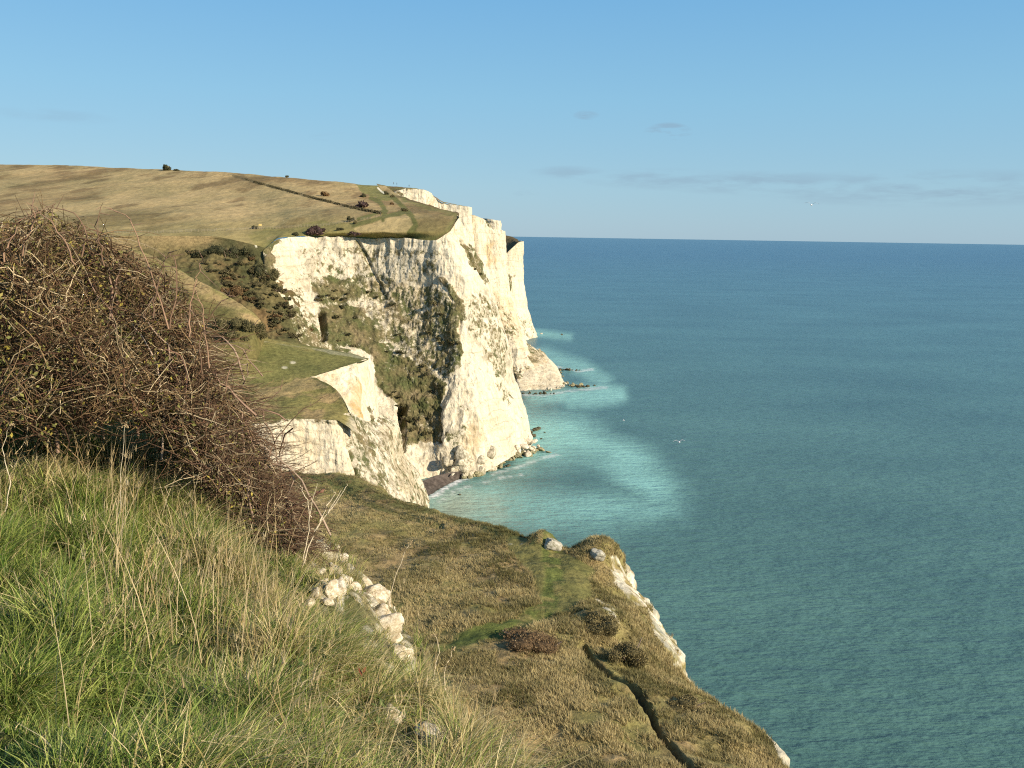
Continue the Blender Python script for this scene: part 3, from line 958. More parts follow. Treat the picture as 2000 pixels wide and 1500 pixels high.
# ------------------------------------------------------------------ foreground slope
FR = [
    [('w', -4.5, -2.5, 98.75), ('w', -1.6, -2.5, 98.5), ('w', 0.2, -2.5, 98.3), ('w', 1.6, -2.2, 98.0), ('w', 2.6, -1.6, 97.2)],
    [('w', -4.0, 0.2, 98.6), ('w', -1.4, 0.2, 98.4), ('w', 0.1, 0.3, 98.2), ('w', 1.3, 0.5, 97.9), ('w', 2.2, 0.9, 97.0)],
    [(-300, 1650, 1.9), (100, 1650, 2.0), (500, 1650, 2.15), (800, 1650, 2.5), (1020, 1620, 3.05)],
    [(-300, 1480, 2.4), (100, 1490, 2.5), (500, 1500, 2.75), (780, 1500, 3.25), (940, 1500, 3.85)],
    [(-300, 1350, 3.0), (100, 1340, 3.2), (480, 1350, 3.6), (720, 1360, 4.3), (850, 1405, 4.95)],
    [(-300, 1180, 3.9), (80, 1180, 4.2), (420, 1190, 4.9), (660, 1220, 5.7), (782, 1295, 6.3)],
    [(-300, 1040, 5.0), (80, 1040, 5.3), (380, 1060, 6.0), (600, 1110, 6.7), (740, 1190, 7.1)],
    [(-300, 930, 6.2), (80, 930, 6.4), (350, 960, 7.0), (540, 1020, 7.7), (660, 1085, 8.2)],
    [(-300, 830, 7.5), (80, 830, 7.6), (300, 880, 8.2), (480, 970, 9.0), (590, 1030, 10)],
    [(-300, 740, 10), (80, 770, 10), (300, 840, 10.5), (460, 960, 11.5), (570, 1010, 13)],
]
A = np.array([[np.array(p[1:]) if p[0] == 'w' else at(*p) for p in r] for r in FR])
d1 = A[:, -1] + np.array([0.7, 0.5, -1.6])
d2 = A[:, -1] + np.array([3.0, 2.5, -9.0])
d3 = A[:, -1] + np.array([9.0, 8.0, -26.0])
A = np.concatenate([A, d1[:, None], d2[:, None], d3[:, None]], 1)
b1 = A[-1] + np.array([0, 5, -4.0])
b2 = A[-1] + np.array([0, 22, -26.0])
l1 = A[:, 0] + np.array([-6, 0.5, 0.8])
A = np.concatenate([A, b1[None], b2[None]])
l1 = A[:, 0] + np.array([-7, 0.5, 0.6])
A = np.concatenate([l1[:, None], A], 1)
nF, mF = 440, 400
P = loft(A, nF, mF, world=True)
ii = np.linspace(0, A.shape[0] - 1, nF)[:, None] + np.zeros((1, mF))
jj = np.linspace(0, A.shape[1] - 1, mF)[None, :] + np.zeros((nF, 1))
P[..., 2] += 0.15 * fbm(P, 0.6, 3, 140) + 0.05 * fbm(P, 0.22, 3, 142)
steep = sstep(4.9, 5.8, jj)
n = normals(P)
P = P + n * (steep * 0.22 * ridged(P, 0.8, 3, 144))[..., None]
px, py = proj(P)
nz = fbm(P, 0.5, 4, 146)
c = mix(np.array([0.045, 0.06, 0.018]), np.array([0.075, 0.08, 0.028]), sstep(-.4, .5, nz))  # ground coloured dark so gaps between tufts look like shadow
c = mix(c, np.array([0.32, 0.26, 0.15]), 0.6 * sstep(4.0, 5.0, jj))
c = mix(c, CHALKC * 0.9, sstep(0.2, 0.5, nz + 0.2) * sstep(4.75, 5.3, jj))
BRINK_A = [(600, 1060), (660, 1050), (705, 1090), (745, 1150), (790, 1230), (812, 1290), (795, 1345), (745, 1320), (700, 1250), (640, 1210), (600, 1150)]
w_ = 14 * fbm(P, .25, 3, 147)
c = mix(c, CHALKC * .85, .8 * inpoly(px + w_, py + w_, BRINK_A) * sstep(-.05, .3, fbm(P, .16, 4, 148)))
me = mesh_np('foreground_slope', P, grid_quads(nF, mF), attrs={'col': c}, smooth=True)
tag(link('foreground_slope', me, M_SOIL), 'steep grassy bank in front of the viewpoint', 'slope', kind='structure')
S_F = Surf(P)
F_N = A.shape

WIND = np.array([0.30, -0.02])


BRINK = [(585, 1045), (660, 1050), (705, 1090), (745, 1150), (790, 1230), (812, 1290), (795, 1345), (745, 1345), (712, 1290), (665, 1235), (612, 1200), (590, 1120)]
BRINK2 = [(745, 1375), (800, 1365), (870, 1420), (885, 1490), (830, 1500), (760, 1490)]


def foreground_grass():
    parts = []
    n = 42000
    fi = rng.uniform(1.6, 9.6, n) / (F_N[0] - 1) * (nF - 1)
    fj = rng.uniform(0.5, 5.45, n) / (F_N[1] - 1) * (mF - 1)
    p = S_F.samp(fi, fj)
    x, y = proj(p)
    jn = fj / (mF - 1) * (F_N[1] - 1)
    stones = inpoly(x, y, BRINK) | inpoly(x, y, BRINK2)
    thorn = inpoly(x, y, [(330, 850), (420, 880), (520, 940), (600, 1000), (615, 1075), (540, 1085), (480, 1060), (420, 985), (360, 930)])
    lowz = inpoly(x, y - 55, [(330, 850), (420, 880), (520, 940), (600, 1000), (615, 1075), (540, 1085), (480, 1060), (420, 985), (360, 930)])
    stones = stones | thorn
    short = lowz | inpoly(x, y - 34, BRINK) | inpoly(x + 25, y - 30, BRINK) | inpoly(x, y - 34, BRINK2)
    bareF = sstep(4.45, 5.1, jn) * 0.6 + 0.25 * sstep(0.1, 0.6, fbm(p, 0.5, 3, 152)) * sstep(3.5, 4.5, jn)
    bareF = np.where(stones, 0.8, np.where(short, np.maximum(bareF, .35), bareF))
    keep = (x > -260) & (x < 1080) & (y < 1800) & (p[:, 1] > 1.2) & (rng.random(n) > bareF) & (rng.random(n) < np.clip(.6 + 1.6 * fbm(p, .32, 3, 149), .26, 1))
    p, x, y, small = p[keep], x[keep], y[keep], (stones | short)[keep]
    straw = np.clip(0.38 + 0.75 * fbm(p, 0.9, 4, 150) + 0.50 * sstep(230, 540, x) - 0.34 * sstep(420, 120, x) * sstep(950, 1120, y), 0.04, 1)
    nt_ = len(p)
    nb = 15
    B = np.repeat(p, nb, 0)
    st = np.repeat(straw, nb)
    an = rng.uniform(0, 2 * np.pi, len(B))
    rad = rng.uniform(0.0, 0.05, len(B))
    B = B + np.stack([np.cos(an) * rad, np.sin(an) * rad, np.full(len(B), -0.02)], 1)
    hm = rng.uniform(0.07, 0.19, nt_) * (1 + 0.95 * fbm(p, 0.5, 3, 154)) * np.where(small, .55, 1)
    hh = np.clip(np.repeat(hm, nb) * rng.uniform(0.45, 1.5, len(B)), 0.035, 0.36)
    sweep = np.stack([0.45 + .5 * fbm(p, .8, 2, 156), 0.5 * fbm(p, .8, 2, 158) - .15], 1)
    tuft_lean = np.repeat(sweep * .5 + 0.42 * rng.normal(0, 1, (nt_, 2)), nb, 0)
    lean = tuft_lean + np.stack([np.cos(an), np.sin(an)], 1) * rng.uniform(0.1, 0.95, len(B))[:, None]
    r = rng.random(len(B))
    isdry = r < (0.10 + 0.72 * st)
    g = mix(np.array([0.055, 0.118, 0.016]), np.array([0.47, 0.52, 0.135]), rng.random(len(B)) ** 1.5)
    s = mix(np.array([0.78, 0.64, 0.36]), np.array([0.32, 0.24, 0.085]), rng.random(len(B)))
    ct = np.where(isdry[:, None], s, g)
    cr = np.where(isdry[:, None], mix(s, g, 0.5 * np.ones(len(B))) * .7, g * 0.6)  # roots darkened to paint shadow low in the grass
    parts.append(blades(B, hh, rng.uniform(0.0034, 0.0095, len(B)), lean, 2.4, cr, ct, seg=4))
    V, Q, Tt, C = join_blades(parts)
    o = link('foreground_grass', mesh_np('foreground_grass', V, Q, Tt, {'col': C}), M_BLADE)
    tag(o, 'long wind combed green and straw grass on the near bank', 'grass', kind='stuff')
    # tall dry stems with seed heads
    xs = np.concatenate([rng.uniform(-40, 560, 330), rng.uniform(200, 640, 620), rng.uniform(480, 980, 520), rng.uniform(0, 480, 60), rng.uniform(150, 345, 260)])
    ys = np.concatenate([rng.uniform(880, 1080, 330), rng.uniform(940, 1300, 620), rng.uniform(1180, 1560, 520), rng.uniform(1100, 1560, 60), rng.uniform(880, 985, 260)])
    step = 3
    sub = S_F.P[::step, ::step].reshape(-1, 3)
    sx, sy = proj(sub)
    okm = (jj[::step, ::step].ravel() < 5.5) & (jj[::step, ::step].ravel() > 0.3) & (sub[:, 1] > 1)
    sub, sx, sy = sub[okm], sx[okm], sy[okm]
    base = []
    for a, b in zip(xs, ys):
        k = np.argmin((sx - a) ** 2 + (sy - b) ** 2)
        if (sx[k] - a) ** 2 + (sy[k] - b) ** 2 < 900 and sub[k][1] > 2.5 and not (b < 1140 and a > 350 and b < 880 + (a - 350) * 1.05) and not inpoly(np.array([a]), np.array([b - 45]), BRINK)[0]:
            base.append(sub[k] + np.array([rng.normal(0, .04), rng.normal(0, .04), -0.02]))
    base = np.array(base)
    n = len(base)
    bx_ = proj(base)[0]
    hh = (0.2 + .55 * rng.random(n) ** 1.5) * np.where(bx_ > 560, 0.62, 1.0)
    lean = np.array([0.10, 0.02]) + rng.normal(0, 0.22, (n, 2))
    s = mix(np.array([0.62, 0.50, 0.30]), np.array([0.40, 0.29, 0.13]), rng.random(n))
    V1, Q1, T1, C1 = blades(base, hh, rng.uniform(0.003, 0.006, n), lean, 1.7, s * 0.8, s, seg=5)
    tips = V1.reshape(n, 11, 3)[:, 9]
    sel = rng.random(n) < 0.35
    tb = np.repeat(tips[sel] - np.array([0, 0, 0.03]), 4, 0)
    k = len(tb)
    s2 = np.repeat(s[sel], 4, 0) * 0.85
    hd = blades(tb + rng.normal(0, 0.006, (k, 3)), rng.uniform(0.03, 0.07, k), rng.uniform(0.003, 0.006, k), rng.normal(0, 0.35, (k, 2)) + 0.1, 1.5, s2, s2, seg=2)
    V, Q, Tt, C = join_blades([(V1, Q1, T1, C1), hd])
    o = link('dry_grass', mesh_np('dry_grass', V, Q, Tt, {'col': C}), M_BLADE)
    tag(o, 'tall bleached grass stems standing above the near bank', 'grass', kind='stuff')


foreground_grass()


# ------------------------------------------------------------------ twigs and shrubs
def tubes(paths, radii, cols, sides=3):
    """paths (n,k,3), radii (n,k), cols (n,3)"""
    paths = np.asarray(paths, float)
    n, k, _ = paths.shape
    tan = np.gradient(paths, axis=1)
    tan /= np.linalg.norm(tan, axis=-1, keepdims=True) + 1e-9
    ref = np.where(np.abs(tan[..., 2:3]) > 0.9, np.array([1., 0, 0]), np.array([0, 0, 1.]))
    a = np.cross(tan, ref)
    a /= np.linalg.norm(a, axis=-1, keepdims=True) + 1e-9
    b = np.cross(tan, a)
    V = np.zeros((n, k, sides, 3), np.float32)
    for s in range(sides):
        th = 2 * math.pi * s / sides
        V[:, :, s] = paths + radii[..., None] * (a * math.cos(th) + b * math.sin(th))
    base = (np.arange(n) * k * sides)[:, None, None, None] + (np.arange(k - 1) * sides)[None, :, None, None]
    sidx = np.arange(sides)
    qd = np.stack([sidx, (sidx + 1) % sides, (sidx + 1) % sides + sides, sidx + sides], -1)[None, None]
    Q = (base + qd).reshape(-1, 4)
    C = np.repeat(np.asarray(cols, np.float32), k * sides, 0)
    return V.reshape(-1, 3), Q, C


def bez(p0, p1, p2, k):
    t = np.linspace(0, 1, k)[None, :, None]
    return p0[:, None] * (1 - t) ** 2 + 2 * p1[:, None] * t * (1 - t) + p2[:, None] * t ** 2


def leaf_quads(p, size, cols, flat=0.0):
    n = len(p)
    d = rng.normal(0, 1, (n, 3))
    d /= np.linalg.norm(d, axis=1, keepdims=True)
    e = np.cross(d, rng.normal(0, 1, (n, 3)))
    e /= np.linalg.norm(e, axis=1, keepdims=True) + 1e-9
    s = size[:, None]
    V = np.stack([p - d * s, p + e * s * 0.55, p + d * s, p - e * s * 0.55], 1)
    Q = np.arange(n * 4).reshape(n, 4)
    return V.reshape(-1, 3), Q, np.repeat(cols, 4, 0)


def bramble(name, outline_top, outline_bot, xr, dr, nt_, label, tint, leafn, seed, base_y):
    """tangle of bare thorny stems filling a mound that stands on the bank"""
    g = np.random.default_rng(seed)
    tx, ty = zip(*outline_top)
    bx, by = zip(*outline_bot)

    def pick(n, lo=0.0, hi=1.0):
        x = g.uniform(xr[0], xr[1], n)
        t = g.uniform(lo, hi, n)
        yt, yb = np.interp(x, tx, ty), np.interp(x, bx, by)
        y = yt + (yb - yt) * t
        # the mound bulges towards the viewer at mid height
        d = np.interp(x, *dr) + g.uniform(0, 1, n) ** 0.8 * 1.5 + 0.9 * (1 - t) ** 1.5
        return np.array([at(a, b, c_) for a, b, c_ in zip(x, y, d)])
    root = empty(name, pick(40, 0.95, 1.0).mean(0) + np.array([0, .6, -.1]))
    tag(root, label, 'bush')
    off = np.array(root.location)
    TWC = tint

    def put(nm, V, Q, C, mat):
        link(nm, mesh_np(nm, V - off, Q, attrs={'col': C}, smooth=True), mat, root)
    # main canes, from the ground into the mound
    n = max(40, nt_ // 60)
    p2 = pick(n, 0.02, 0.55)
    p0 = pick(n, 0.95, 1.08)
    p0[:, 1] = p2[:, 1] + g.normal(0, .2, n)
    p0[:, 0] = p2[:, 0] + g.normal(0, .35, n)
    okc = np.linalg.norm(p2 - p0, axis=1) < 1.25
    p0, p2 = p0[okc], p2[okc]
    n = len(p0)
    mid = (p0 + p2) / 2 + np.stack([g.normal(0, .18, n), g.normal(0, .15, n), g.uniform(0.05, .4, n)], 1)
    pt = bez(p0, mid, p2, 9) + g.normal(0, 0.012, (n, 9, 3))
    cols = mix(np.array([0.19, 0.105, 0.07]), np.array([0.34, 0.26, 0.19]), g.random(n))
    put('cane', *tubes(pt, np.linspace(1, .45, 9)[None] * g.uniform(.007, .013, n)[:, None], cols, 5), M_TWIG)
    # twigs
    n = nt_
    p0 = pick(int(n * 2.3), 0.0, 1.0)
    p0 = p0[fbm(p0, .34, 3, seed + 5) + g.normal(0, .07, len(p0)) > .05][:n]
    n = len(p0)
    L = g.uniform(0.10, 0.42, n) * (p0[:, 1] / 6)
    dirs = np.stack([g.normal(0.1, .8, n), g.normal(-.1, .55, n), g.normal(0.35, .65, n)], 1)
    dirs /= np.linalg.norm(dirs, axis=1, keepdims=True)
    p2 = p0 + dirs * L[:, None]
    px_, py_ = proj(p2)
    over = np.interp(px_, tx, ty) - py_
    bad = (over > 10 + 34 * np.clip(fbm(p2, .35, 2, seed), 0, 1)) & (g.random(n) > 0.05)
    p2[bad] = p0[bad] + dirs[bad] * L[bad, None] * np.array([1, 1, -0.6])
    mid = (p0 + p2) / 2 + g.normal(0, 0.16, (n, 3)) * L[:, None]
    pt = bez(p0, mid, p2, 5) + g.normal(0, .006, (n, 5, 3))
    r = g.random(n)[:, None]
    cols = np.where(r < .45, tint[0], np.where(r < .80, tint[1], tint[2])) * g.uniform(.45, 1.5, n)[:, None]
    put('twigs', *tubes(pt, np.linspace(1, .4, 5)[None] * g.uniform(.0022, .0060, n)[:, None], cols), M_TWIG)
    # side spurs along the twigs
    n2 = n // 2
    k = g.integers(0, n, n2)
    s = pt[k, g.integers(1, 4, n2)]
    e = s + g.normal(0, .055, (n2, 3))
    pp = np.stack([s, (s + e) / 2 + g.normal(0, .01, (n2, 3)), e], 1)
    put('spurs', *tubes(pp, np.array([[.0028, .0022, .001]]) * np.ones((n2, 1)), cols[k] * .9), M_TWIG)
    # leaves; the darkest are coloured to stand for shade inside the tangle
    lp = pick(leafn, 0.0, 1.0) + g.normal(0, .05, (leafn, 3))
    x_, y_ = proj(lp)
    lp = lp[(np.interp(x_, tx, ty) - y_) < 4]
    m = len(lp)
    r = g.random(m)[:, None]
    lc = np.where(r < .60, np.array([[0.042, 0.032, 0.018]]), np.where(r < .93, np.array([[0.17, 0.165, 0.05]]), np.array([[0.36, 0.29, 0.06]])))
    x_, y_ = proj(lp)
    gold = (g.random(m) < .5 * sstep(330, 120, x_) * sstep(700, 520, y_))[:, None]
    lc = np.where(gold, np.array([[.24, .20, .065]]), lc)
    lc = lc * g.uniform(.6, 1.4, m)[:, None]
    V, Q, C = leaf_quads(lp, g.uniform(.008, .020, m), lc)
    o = link('leaves', mesh_np('leaves', V - off, Q, attrs={'col': C}), M_LEAF, root)
    return root


TOP = [(-160, 415), (-50, 420), (-10, 440), (20, 428), (50, 440), (75, 416), (100, 410), (125, 440), (150, 430), (175, 462), (200, 452), (225, 492), (255, 486), (285, 528), (310, 512), (340, 560), (365, 566), (380, 612), (405, 640), (415, 700), (440, 740), (460, 800)]
BOT = [(-160, 880), (-30, 860), (40, 815), (90, 870), (150, 840), (200, 825), (260, 810), (310, 840), (360, 885), (400, 900), (460, 930)]
bramble('bramble_bush', TOP, BOT, (-150, 425), ([-150, 0, 250, 430], [5.0, 5.2, 5.8, 6.4]), 8200,
    'large tangled bramble bush with yellow green leaves at the top of the bank', ([.195, .130, .066], [.110, .060, .036], [.38, .30, .18]), 30000, 3, 860)
TOP2 = [(330, 640), (380, 690), (420, 730), (445, 760), (470, 800), (490, 845), (508, 868), (528, 905), (548, 945), (566, 985), (582, 1060)]
BOT2 = [(330, 870), (380, 920), (420, 965), (460, 1020), (500, 1055), (560, 1085), (600, 1090)]
bramble('thorn_bush', TOP2, BOT2, (345, 578), ([340, 450, 590], [5.9, 6.2, 6.8]), 6500,
    'lower reddish bare thorn bush spilling over the brink below the bramble', ([.155, .100, .058], [.105, .062, .040], [.36, .29, .18]), 16000, 4, 1000)


def shoots():
    """long whippy shoots that stand clear of the brambles: they belong to the bramble"""
    data = [[(40, 500), (60, 450), (70, 420), (55, 392), 5.6], [(150, 520), (120, 460), (85, 420), (60, 400), 5.5], [(330, 640), (290, 520), (255, 430), (213, 408), 6.1],
            [(395, 740), (390, 660), (430, 590), (470, 575), 6.6], [(330, 640), (345, 560), (340, 500), (325, 505), 6.2], [(370, 660), (372, 600), (385, 540), (398, 500), 6.2],
            [(300, 620), (305, 560), (318, 520), (335, 492), 6.0], [(440, 770), (450, 720), (480, 690), (490, 676), 6.8], [(200, 520), (195, 470), (185, 440), (200, 395), 5.9],
            [(500, 880), (480, 820), (540, 770), (560, 745), 7.2], [(520, 900), (545, 850), (590, 800), (640, 770), 7.3], [(160, 500), (170, 460), (150, 420), (75, 395), 5.6],
            [(410, 720), (400, 650), (395, 600), (378, 560), 6.4], [(0, 520), (20, 470), (40, 430), (105, 400), 5.4]]
    root = bpy.data.objects['bramble_bush']
    off = np.array(root.location)
    for s in data:
        d = s[-1]
        A = np.array([at(x, y, d) for x, y in s[:-1]])
        pt = cr_axis(A, 14)
        pt += rng.normal(0, .006, pt.shape)
        v, q, c_ = tubes(pt[None], np.linspace(.006, .002, 14)[None], np.array([[.20, .125, .08]]) * rng.uniform(.7, 1.6), 5)
        V, Q, C, o = [v], [q], [c_], len(v)
        for k in range(2, 13):
            if rng.random() < 0.75:
                e = pt[k] + rng.normal(0, .045, 3)
                v, q, c_ = tubes(np.array([[pt[k], (pt[k] + e) / 2, e]]), np.array([[.0035, .0025, .001]]), np.array([[.2, .13, .09]]))
                V.append(v); Q.append(q + o); C.append(c_); o += len(v)
        link('shoot', mesh_np('shoot', np.concatenate(V) - off, np.concatenate(Q), attrs={'col': np.concatenate(C)}, smooth=True), M_TWIG, root)


shoots()


def crown_mesh(rx, ry, rz, n, leaf, cols, seed, lumps=9, skew=0.0):
    """foliage: many small leaf faces gathered in clumps through an uneven dome, over a ragged dark core"""
    g = np.random.default_rng(seed)
    a = g.uniform(0, 2 * np.pi, lumps)
    rr = np.sqrt(g.uniform(0, 1, lumps)) * 0.72
    cz = g.uniform(0.15, 0.75, lumps) * (1 - rr ** 2 * .5)
    cen = np.stack([np.cos(a) * rr, np.sin(a) * rr, cz], 1)
    rad = g.uniform(0.22, 0.42, lumps)
    k = g.integers(0, lumps, n)
    d = g.normal(0, 1, (n, 3))
    d /= np.linalg.norm(d, axis=1, keepdims=True)
    p = cen[k] + d * (rad[k] * g.uniform(0.55, 1.08, n))[:, None]
    p[:, 2] = np.abs(p[:, 2])
    p[:, 0] += skew * p[:, 2]
    p = p * np.array([rx, ry, rz])
    tone = g.random(lumps)[k]
    c0, c1, c2 = (np.array(x) for x in cols)
    lc = mix(c0, c1, tone)
    lc = mix(lc, c2, (g.random(n) < 0.22).astype(float)) * g.uniform(.6, 1.45, n)[:, None]
    global rng
    keep, rng = rng, g
    V, Q, C = leaf_quads(p, g.uniform(.6, 1.3, n) * leaf, lc)
    rng = keep
    # core lumps
    bm = bmesh.new()
    bmesh.ops.create_icosphere(bm, subdivisions=2, radius=1)
    uv = np.array([v.co[:] for v in bm.verts])
    ft = np.array([[v.index for v in f.verts] for f in bm.faces])
    bm.free()
    Vs, Ts, Cs, o = [V], [], [C], len(V)
    for i in range(lumps):
        r_ = rad[i] * .72 * (1 + .3 * fbm(uv * 1.7 + i * 7, 1, 3, 3))[:, None]
        w = cen[i] + uv * r_
        w[:, 2] = np.maximum(w[:, 2], -0.02)
        w[:, 0] += skew * w[:, 2]
        Vs.append(w * np.array([rx, ry, rz])); Ts.append(ft + o); o += len(uv)
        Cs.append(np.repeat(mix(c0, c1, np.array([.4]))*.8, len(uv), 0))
    return mesh_np('crown', np.concatenate(Vs), Q, np.concatenate(Ts), {'col': np.concatenate(Cs)})


def stem_mesh(rx, rz, seed):
    g = np.random.default_rng(seed)
    n = 6
    p0 = g.normal(0, .06 * rx, (n, 3)); p0[:, 2] = -0.15 * rz
    p2 = np.stack([g.normal(0, .45 * rx, n), g.normal(0, .4 * rx, n), g.uniform(.4, .8, n) * rz], 1)
    mid = (p0 + p2) / 2 + g.normal(0, .08 * rx, (n, 3))
    V, Q, C = tubes(bez(p0, mid, p2, 6), np.linspace(1, .3, 6)[None] * (0.035 * rx + .03) * np.ones((n, 1)), np.full((n, 3), .1), 5)
    return mesh_np('stems', V, Q, smooth=True)


DARK = ([.048, .052, .027], [.088, .085, .040], [.13, .113, .055])
OLV = ([.090, .082, .037], [.150, .130, .060], [.20, .165, .085])
RUST = ([.12, .075, .036], [.18, .108, .05], [.27, .19, .095])
TRU = ([.13, .085, .045], [.19, .125, .065], [.27, .20, .11])
TBR = ([.11, .092, .042], [.185, .15, .068], [.26, .21, .10])
SCRUB = ([.070, .062, .030], [.110, .094, .046], [.16, .132, .068])
PURP = ([.075, .048, .045], [.11, .07, .062], [.14, .10, .07])


def shrub(name, surf, px, py, wpx, hpx, cols, label, seed, group=None, skew=0.0, n=1100, depth=0.8, sink=0.1, leaf=None):
    p = surf.get(px, py)
    k = p[1] / F
    rx, rz = wpx * k / 2, hpx * k
    root = empty(name, p - np.array([0, 0, sink * rz]), 0)
    tag(root, label, 'tree' if 'tree' in name else 'bush', group)
    link('crown', crown_mesh(rx, rx * depth, rz, n, leaf or max(0.10, 0.055 * (rx + rz)), cols, seed, skew=skew), M_LEAF, root)
    link('stems', stem_mesh(rx, rz, seed), M_STEM, root)
    return root


G_V = 'bushes in the hollow beside the tall headland'
hollow = [
    (S_V1, 440, 497, 62, 36, DARK, 'dark dense bush at the top left of the scrub hollow'),
    (S_V1, 472, 500, 48, 34, DARK, 'dark bush touching the chalk gully at the head of the hollow'),
    (S_V1, 395, 497, 42, 12, DARK, 'low dark bush left of the dense bushes at the hollow head'),
    (S_V1, 505, 535, 44, 44, DARK, 'olive bush in the cleft beside the white cliff edge'),
    (S_V1, 530, 540, 40, 30, OLV, 'olive bush clinging to the left edge of the white cliff'),
    (S_V1, 450, 572, 46, 26, RUST, 'rust brown bush above the crest of the grass spur'),
    (S_V1, 488, 587, 34, 22, RUST, 'small pinkish brown bush lower down beside the spur crest'),
    (S_V2, 478, 640, 64, 42, OLV, 'rounded grey olive bush on the tip of the grass spur'),
    (S_V2, 430, 640, 44, 34, OLV, 'grey olive bush left of the rounded bush on the spur'),
    (S_V2, 505, 652, 44, 40, OLV, 'grey olive bush at the right end of the spur tip'),
    (S_V2, 455, 660, 60, 30, OLV, 'grey olive bush behind the tan block house'),
    (S_V2, 405, 660, 56, 36, OLV, 'grey olive bush at the left foot of the spur'),
    (S_V1, 375, 492, 26, 20, OLV, 'small green bush at the far left of the hollow'),
]
for k, (sf, x, y, w, h_, cc, lab) in enumerate(hollow):
    shrub('bush', sf, x, y, w * 1.15, h_ * .8, cc, lab, 200 + k, G_V, n=2600, leaf=.30, depth=.6, sink=.3)
face_polys = [(H1_VEG[0][0], 9), (H1_VEG[1][0], 26), (H1_VEG[4][0], 8), (H1_VEG[5][0], 3), (H1_VEG[3][0], 8), (H1_VEG[7][0], 5)]
protos = [(crown_mesh(1, .8, .62, 420, .13, OLV if k % 2 else DARK, 500 + k, lumps=7), stem_mesh(1, .62, 500 + k)) for k in range(4)]
for cm, sm in protos:
    cm.materials.append(M_LEAF); sm.materials.append(M_STEM)
gf = np.random.default_rng(88)
first = {}
for poly, cnt in face_polys:
    xs, ys = zip(*poly)
    c_ = 0
    while c_ < cnt:
        x, y = gf.uniform(min(xs), max(xs)), gf.uniform(min(ys), max(ys))
        if not inpoly(np.array([x]), np.array([y]), poly)[0]:
            continue
        k = int(gf.integers(0, 4))
        o = empty('face_bush', S_H1.get(x, y) + np.array([0, -.3, -.7]), gf.uniform(0, 6.28))
        q = gf.uniform(1.3, 3.0)
        o.scale = (q, q, q * gf.uniform(.7, 1.1))
        tag(o, 'olive bush clinging to a ledge on the bush covered face of the tall headland', 'bush', 'bushes on the face of the tall headland')
        link('crown', protos[k][0], None, o)
        link('stems', protos[k][1], None, o)
        c_ += 1
scrub_protos = [(crown_mesh(1, .8, .7, 520, .12, (SCRUB, OLV, SCRUB, DARK, RUST)[k], 520 + k, lumps=8), stem_mesh(1, .7, 520 + k)) for k in range(5)]
for cm, sm in scrub_protos:
    cm.materials.append(M_LEAF); sm.materials.append(M_STEM)
SCR = [([(455, 535), (515, 515), (545, 560), (585, 600), (625, 655), (600, 672), (520, 668), (528, 628), (480, 588), (430, 552)], 105, 'olive scrub bush in the gully thicket between the spur and the white ridge', 'scrub in the gully'),
       ([(370, 490), (500, 500), (505, 530), (440, 550), (385, 530)], 34, 'low scrub bush on the slope under the dark bushes of the hollow', 'scrub at the hollow head')]
for poly, cnt, lab, grp in SCR:
    xs, ys = zip(*poly)
    c_ = 0
    while c_ < cnt:
        x, y = gf.uniform(min(xs), max(xs)), gf.uniform(min(ys), max(ys))
        if not inpoly(np.array([x]), np.array([y]), poly)[0]:
            continue
        k = int(gf.choice([0, 0, 0, 1, 1, 2, 2, 3, 3, 4]))
        o = empty('scrub_bush', S_V1.get(x, y) + np.array([0, .3, -.9]), gf.uniform(0, 6.28))
        q = gf.uniform(1.4, 3.6)
        o.scale = (q, q, q * gf.uniform(.6, 1.0))
        tag(o, lab, 'bush', grp)
        link('crown', scrub_protos[k][0], None, o)
        link('stems', scrub_protos[k][1], None, o)
        c_ += 1
plateau = [
    ('windswept_tree', 328, 333, 24, 13, DARK, 'small dark windswept tree alone on the skyline', -0.25),
    ('bush', 343, 334, 14, 5, DARK, 'tiny dark bush on the skyline beside the windswept tree', 0),
    ('bush', 633, 383, 20, 12, RUST, 'round brown bush alone on the tan hillside', 0),
    ('bush', 708, 385, 16, 9, DARK, 'dark bush above the long bush on the hillside', 0),
    ('bush', 706, 405, 46, 14, PURP, 'long dark purple bush beside the hedge end', 0),
    ('bush', 684, 432, 18, 13, DARK, 'dark bush standing near the middle of the plateau track', 0),
    ('bush', 692, 437, 14, 7, OLV, 'small olive bush right beside the dark plateau bush', 0),
    ('bush', 618, 456, 44, 18, PURP, 'purple brown bush right at the brink of the tall cliff', 0),
    ('bush', 693, 459, 34, 9, PURP, 'low purple brown bush farther along the cliff brink', 0),
    ('bush', 664, 450, 16, 6, DARK, 'low dark bush between the two purple bushes on the brink', 0),
    ('bush', 755, 380, 14, 8, DARK, 'dark bush by the white track near the far cliff', 0),
    ('bush', 766, 385, 10, 6, OLV, 'small olive bush on the lip of the far cliff', 0),
    ('bush', 791, 413, 16, 9, OLV, 'grey green bush where two tracks meet on the plateau', 0),
    ('bush', 766, 400, 10, 6, RUST, 'small brown bush between the two plateau tracks', 0),
    ('bush', 602, 367, 14, 4, PURP, 'flat dark bush high on the hillside', 0),
    ('bush', 560, 346, 8, 5, DARK, 'tiny dark bush just under the skyline', 0),
    ('bush', 496, 447, 16, 7, DARK, 'low dark bush beside the yellow sign', 0),
    ('bush', 575, 459, 20, 8, DARK, 'low dark green bush over the left corner of the white cliff', 0),
]
for k, (nm, x, y, w, h_, cc, lab, sk) in enumerate(plateau):
    shrub(nm, S_HILL, x, y, w, h_, cc, lab, 300 + k, 'bushes on the cliff top plateau' if nm == 'bush' else None, skew=sk, n=700)
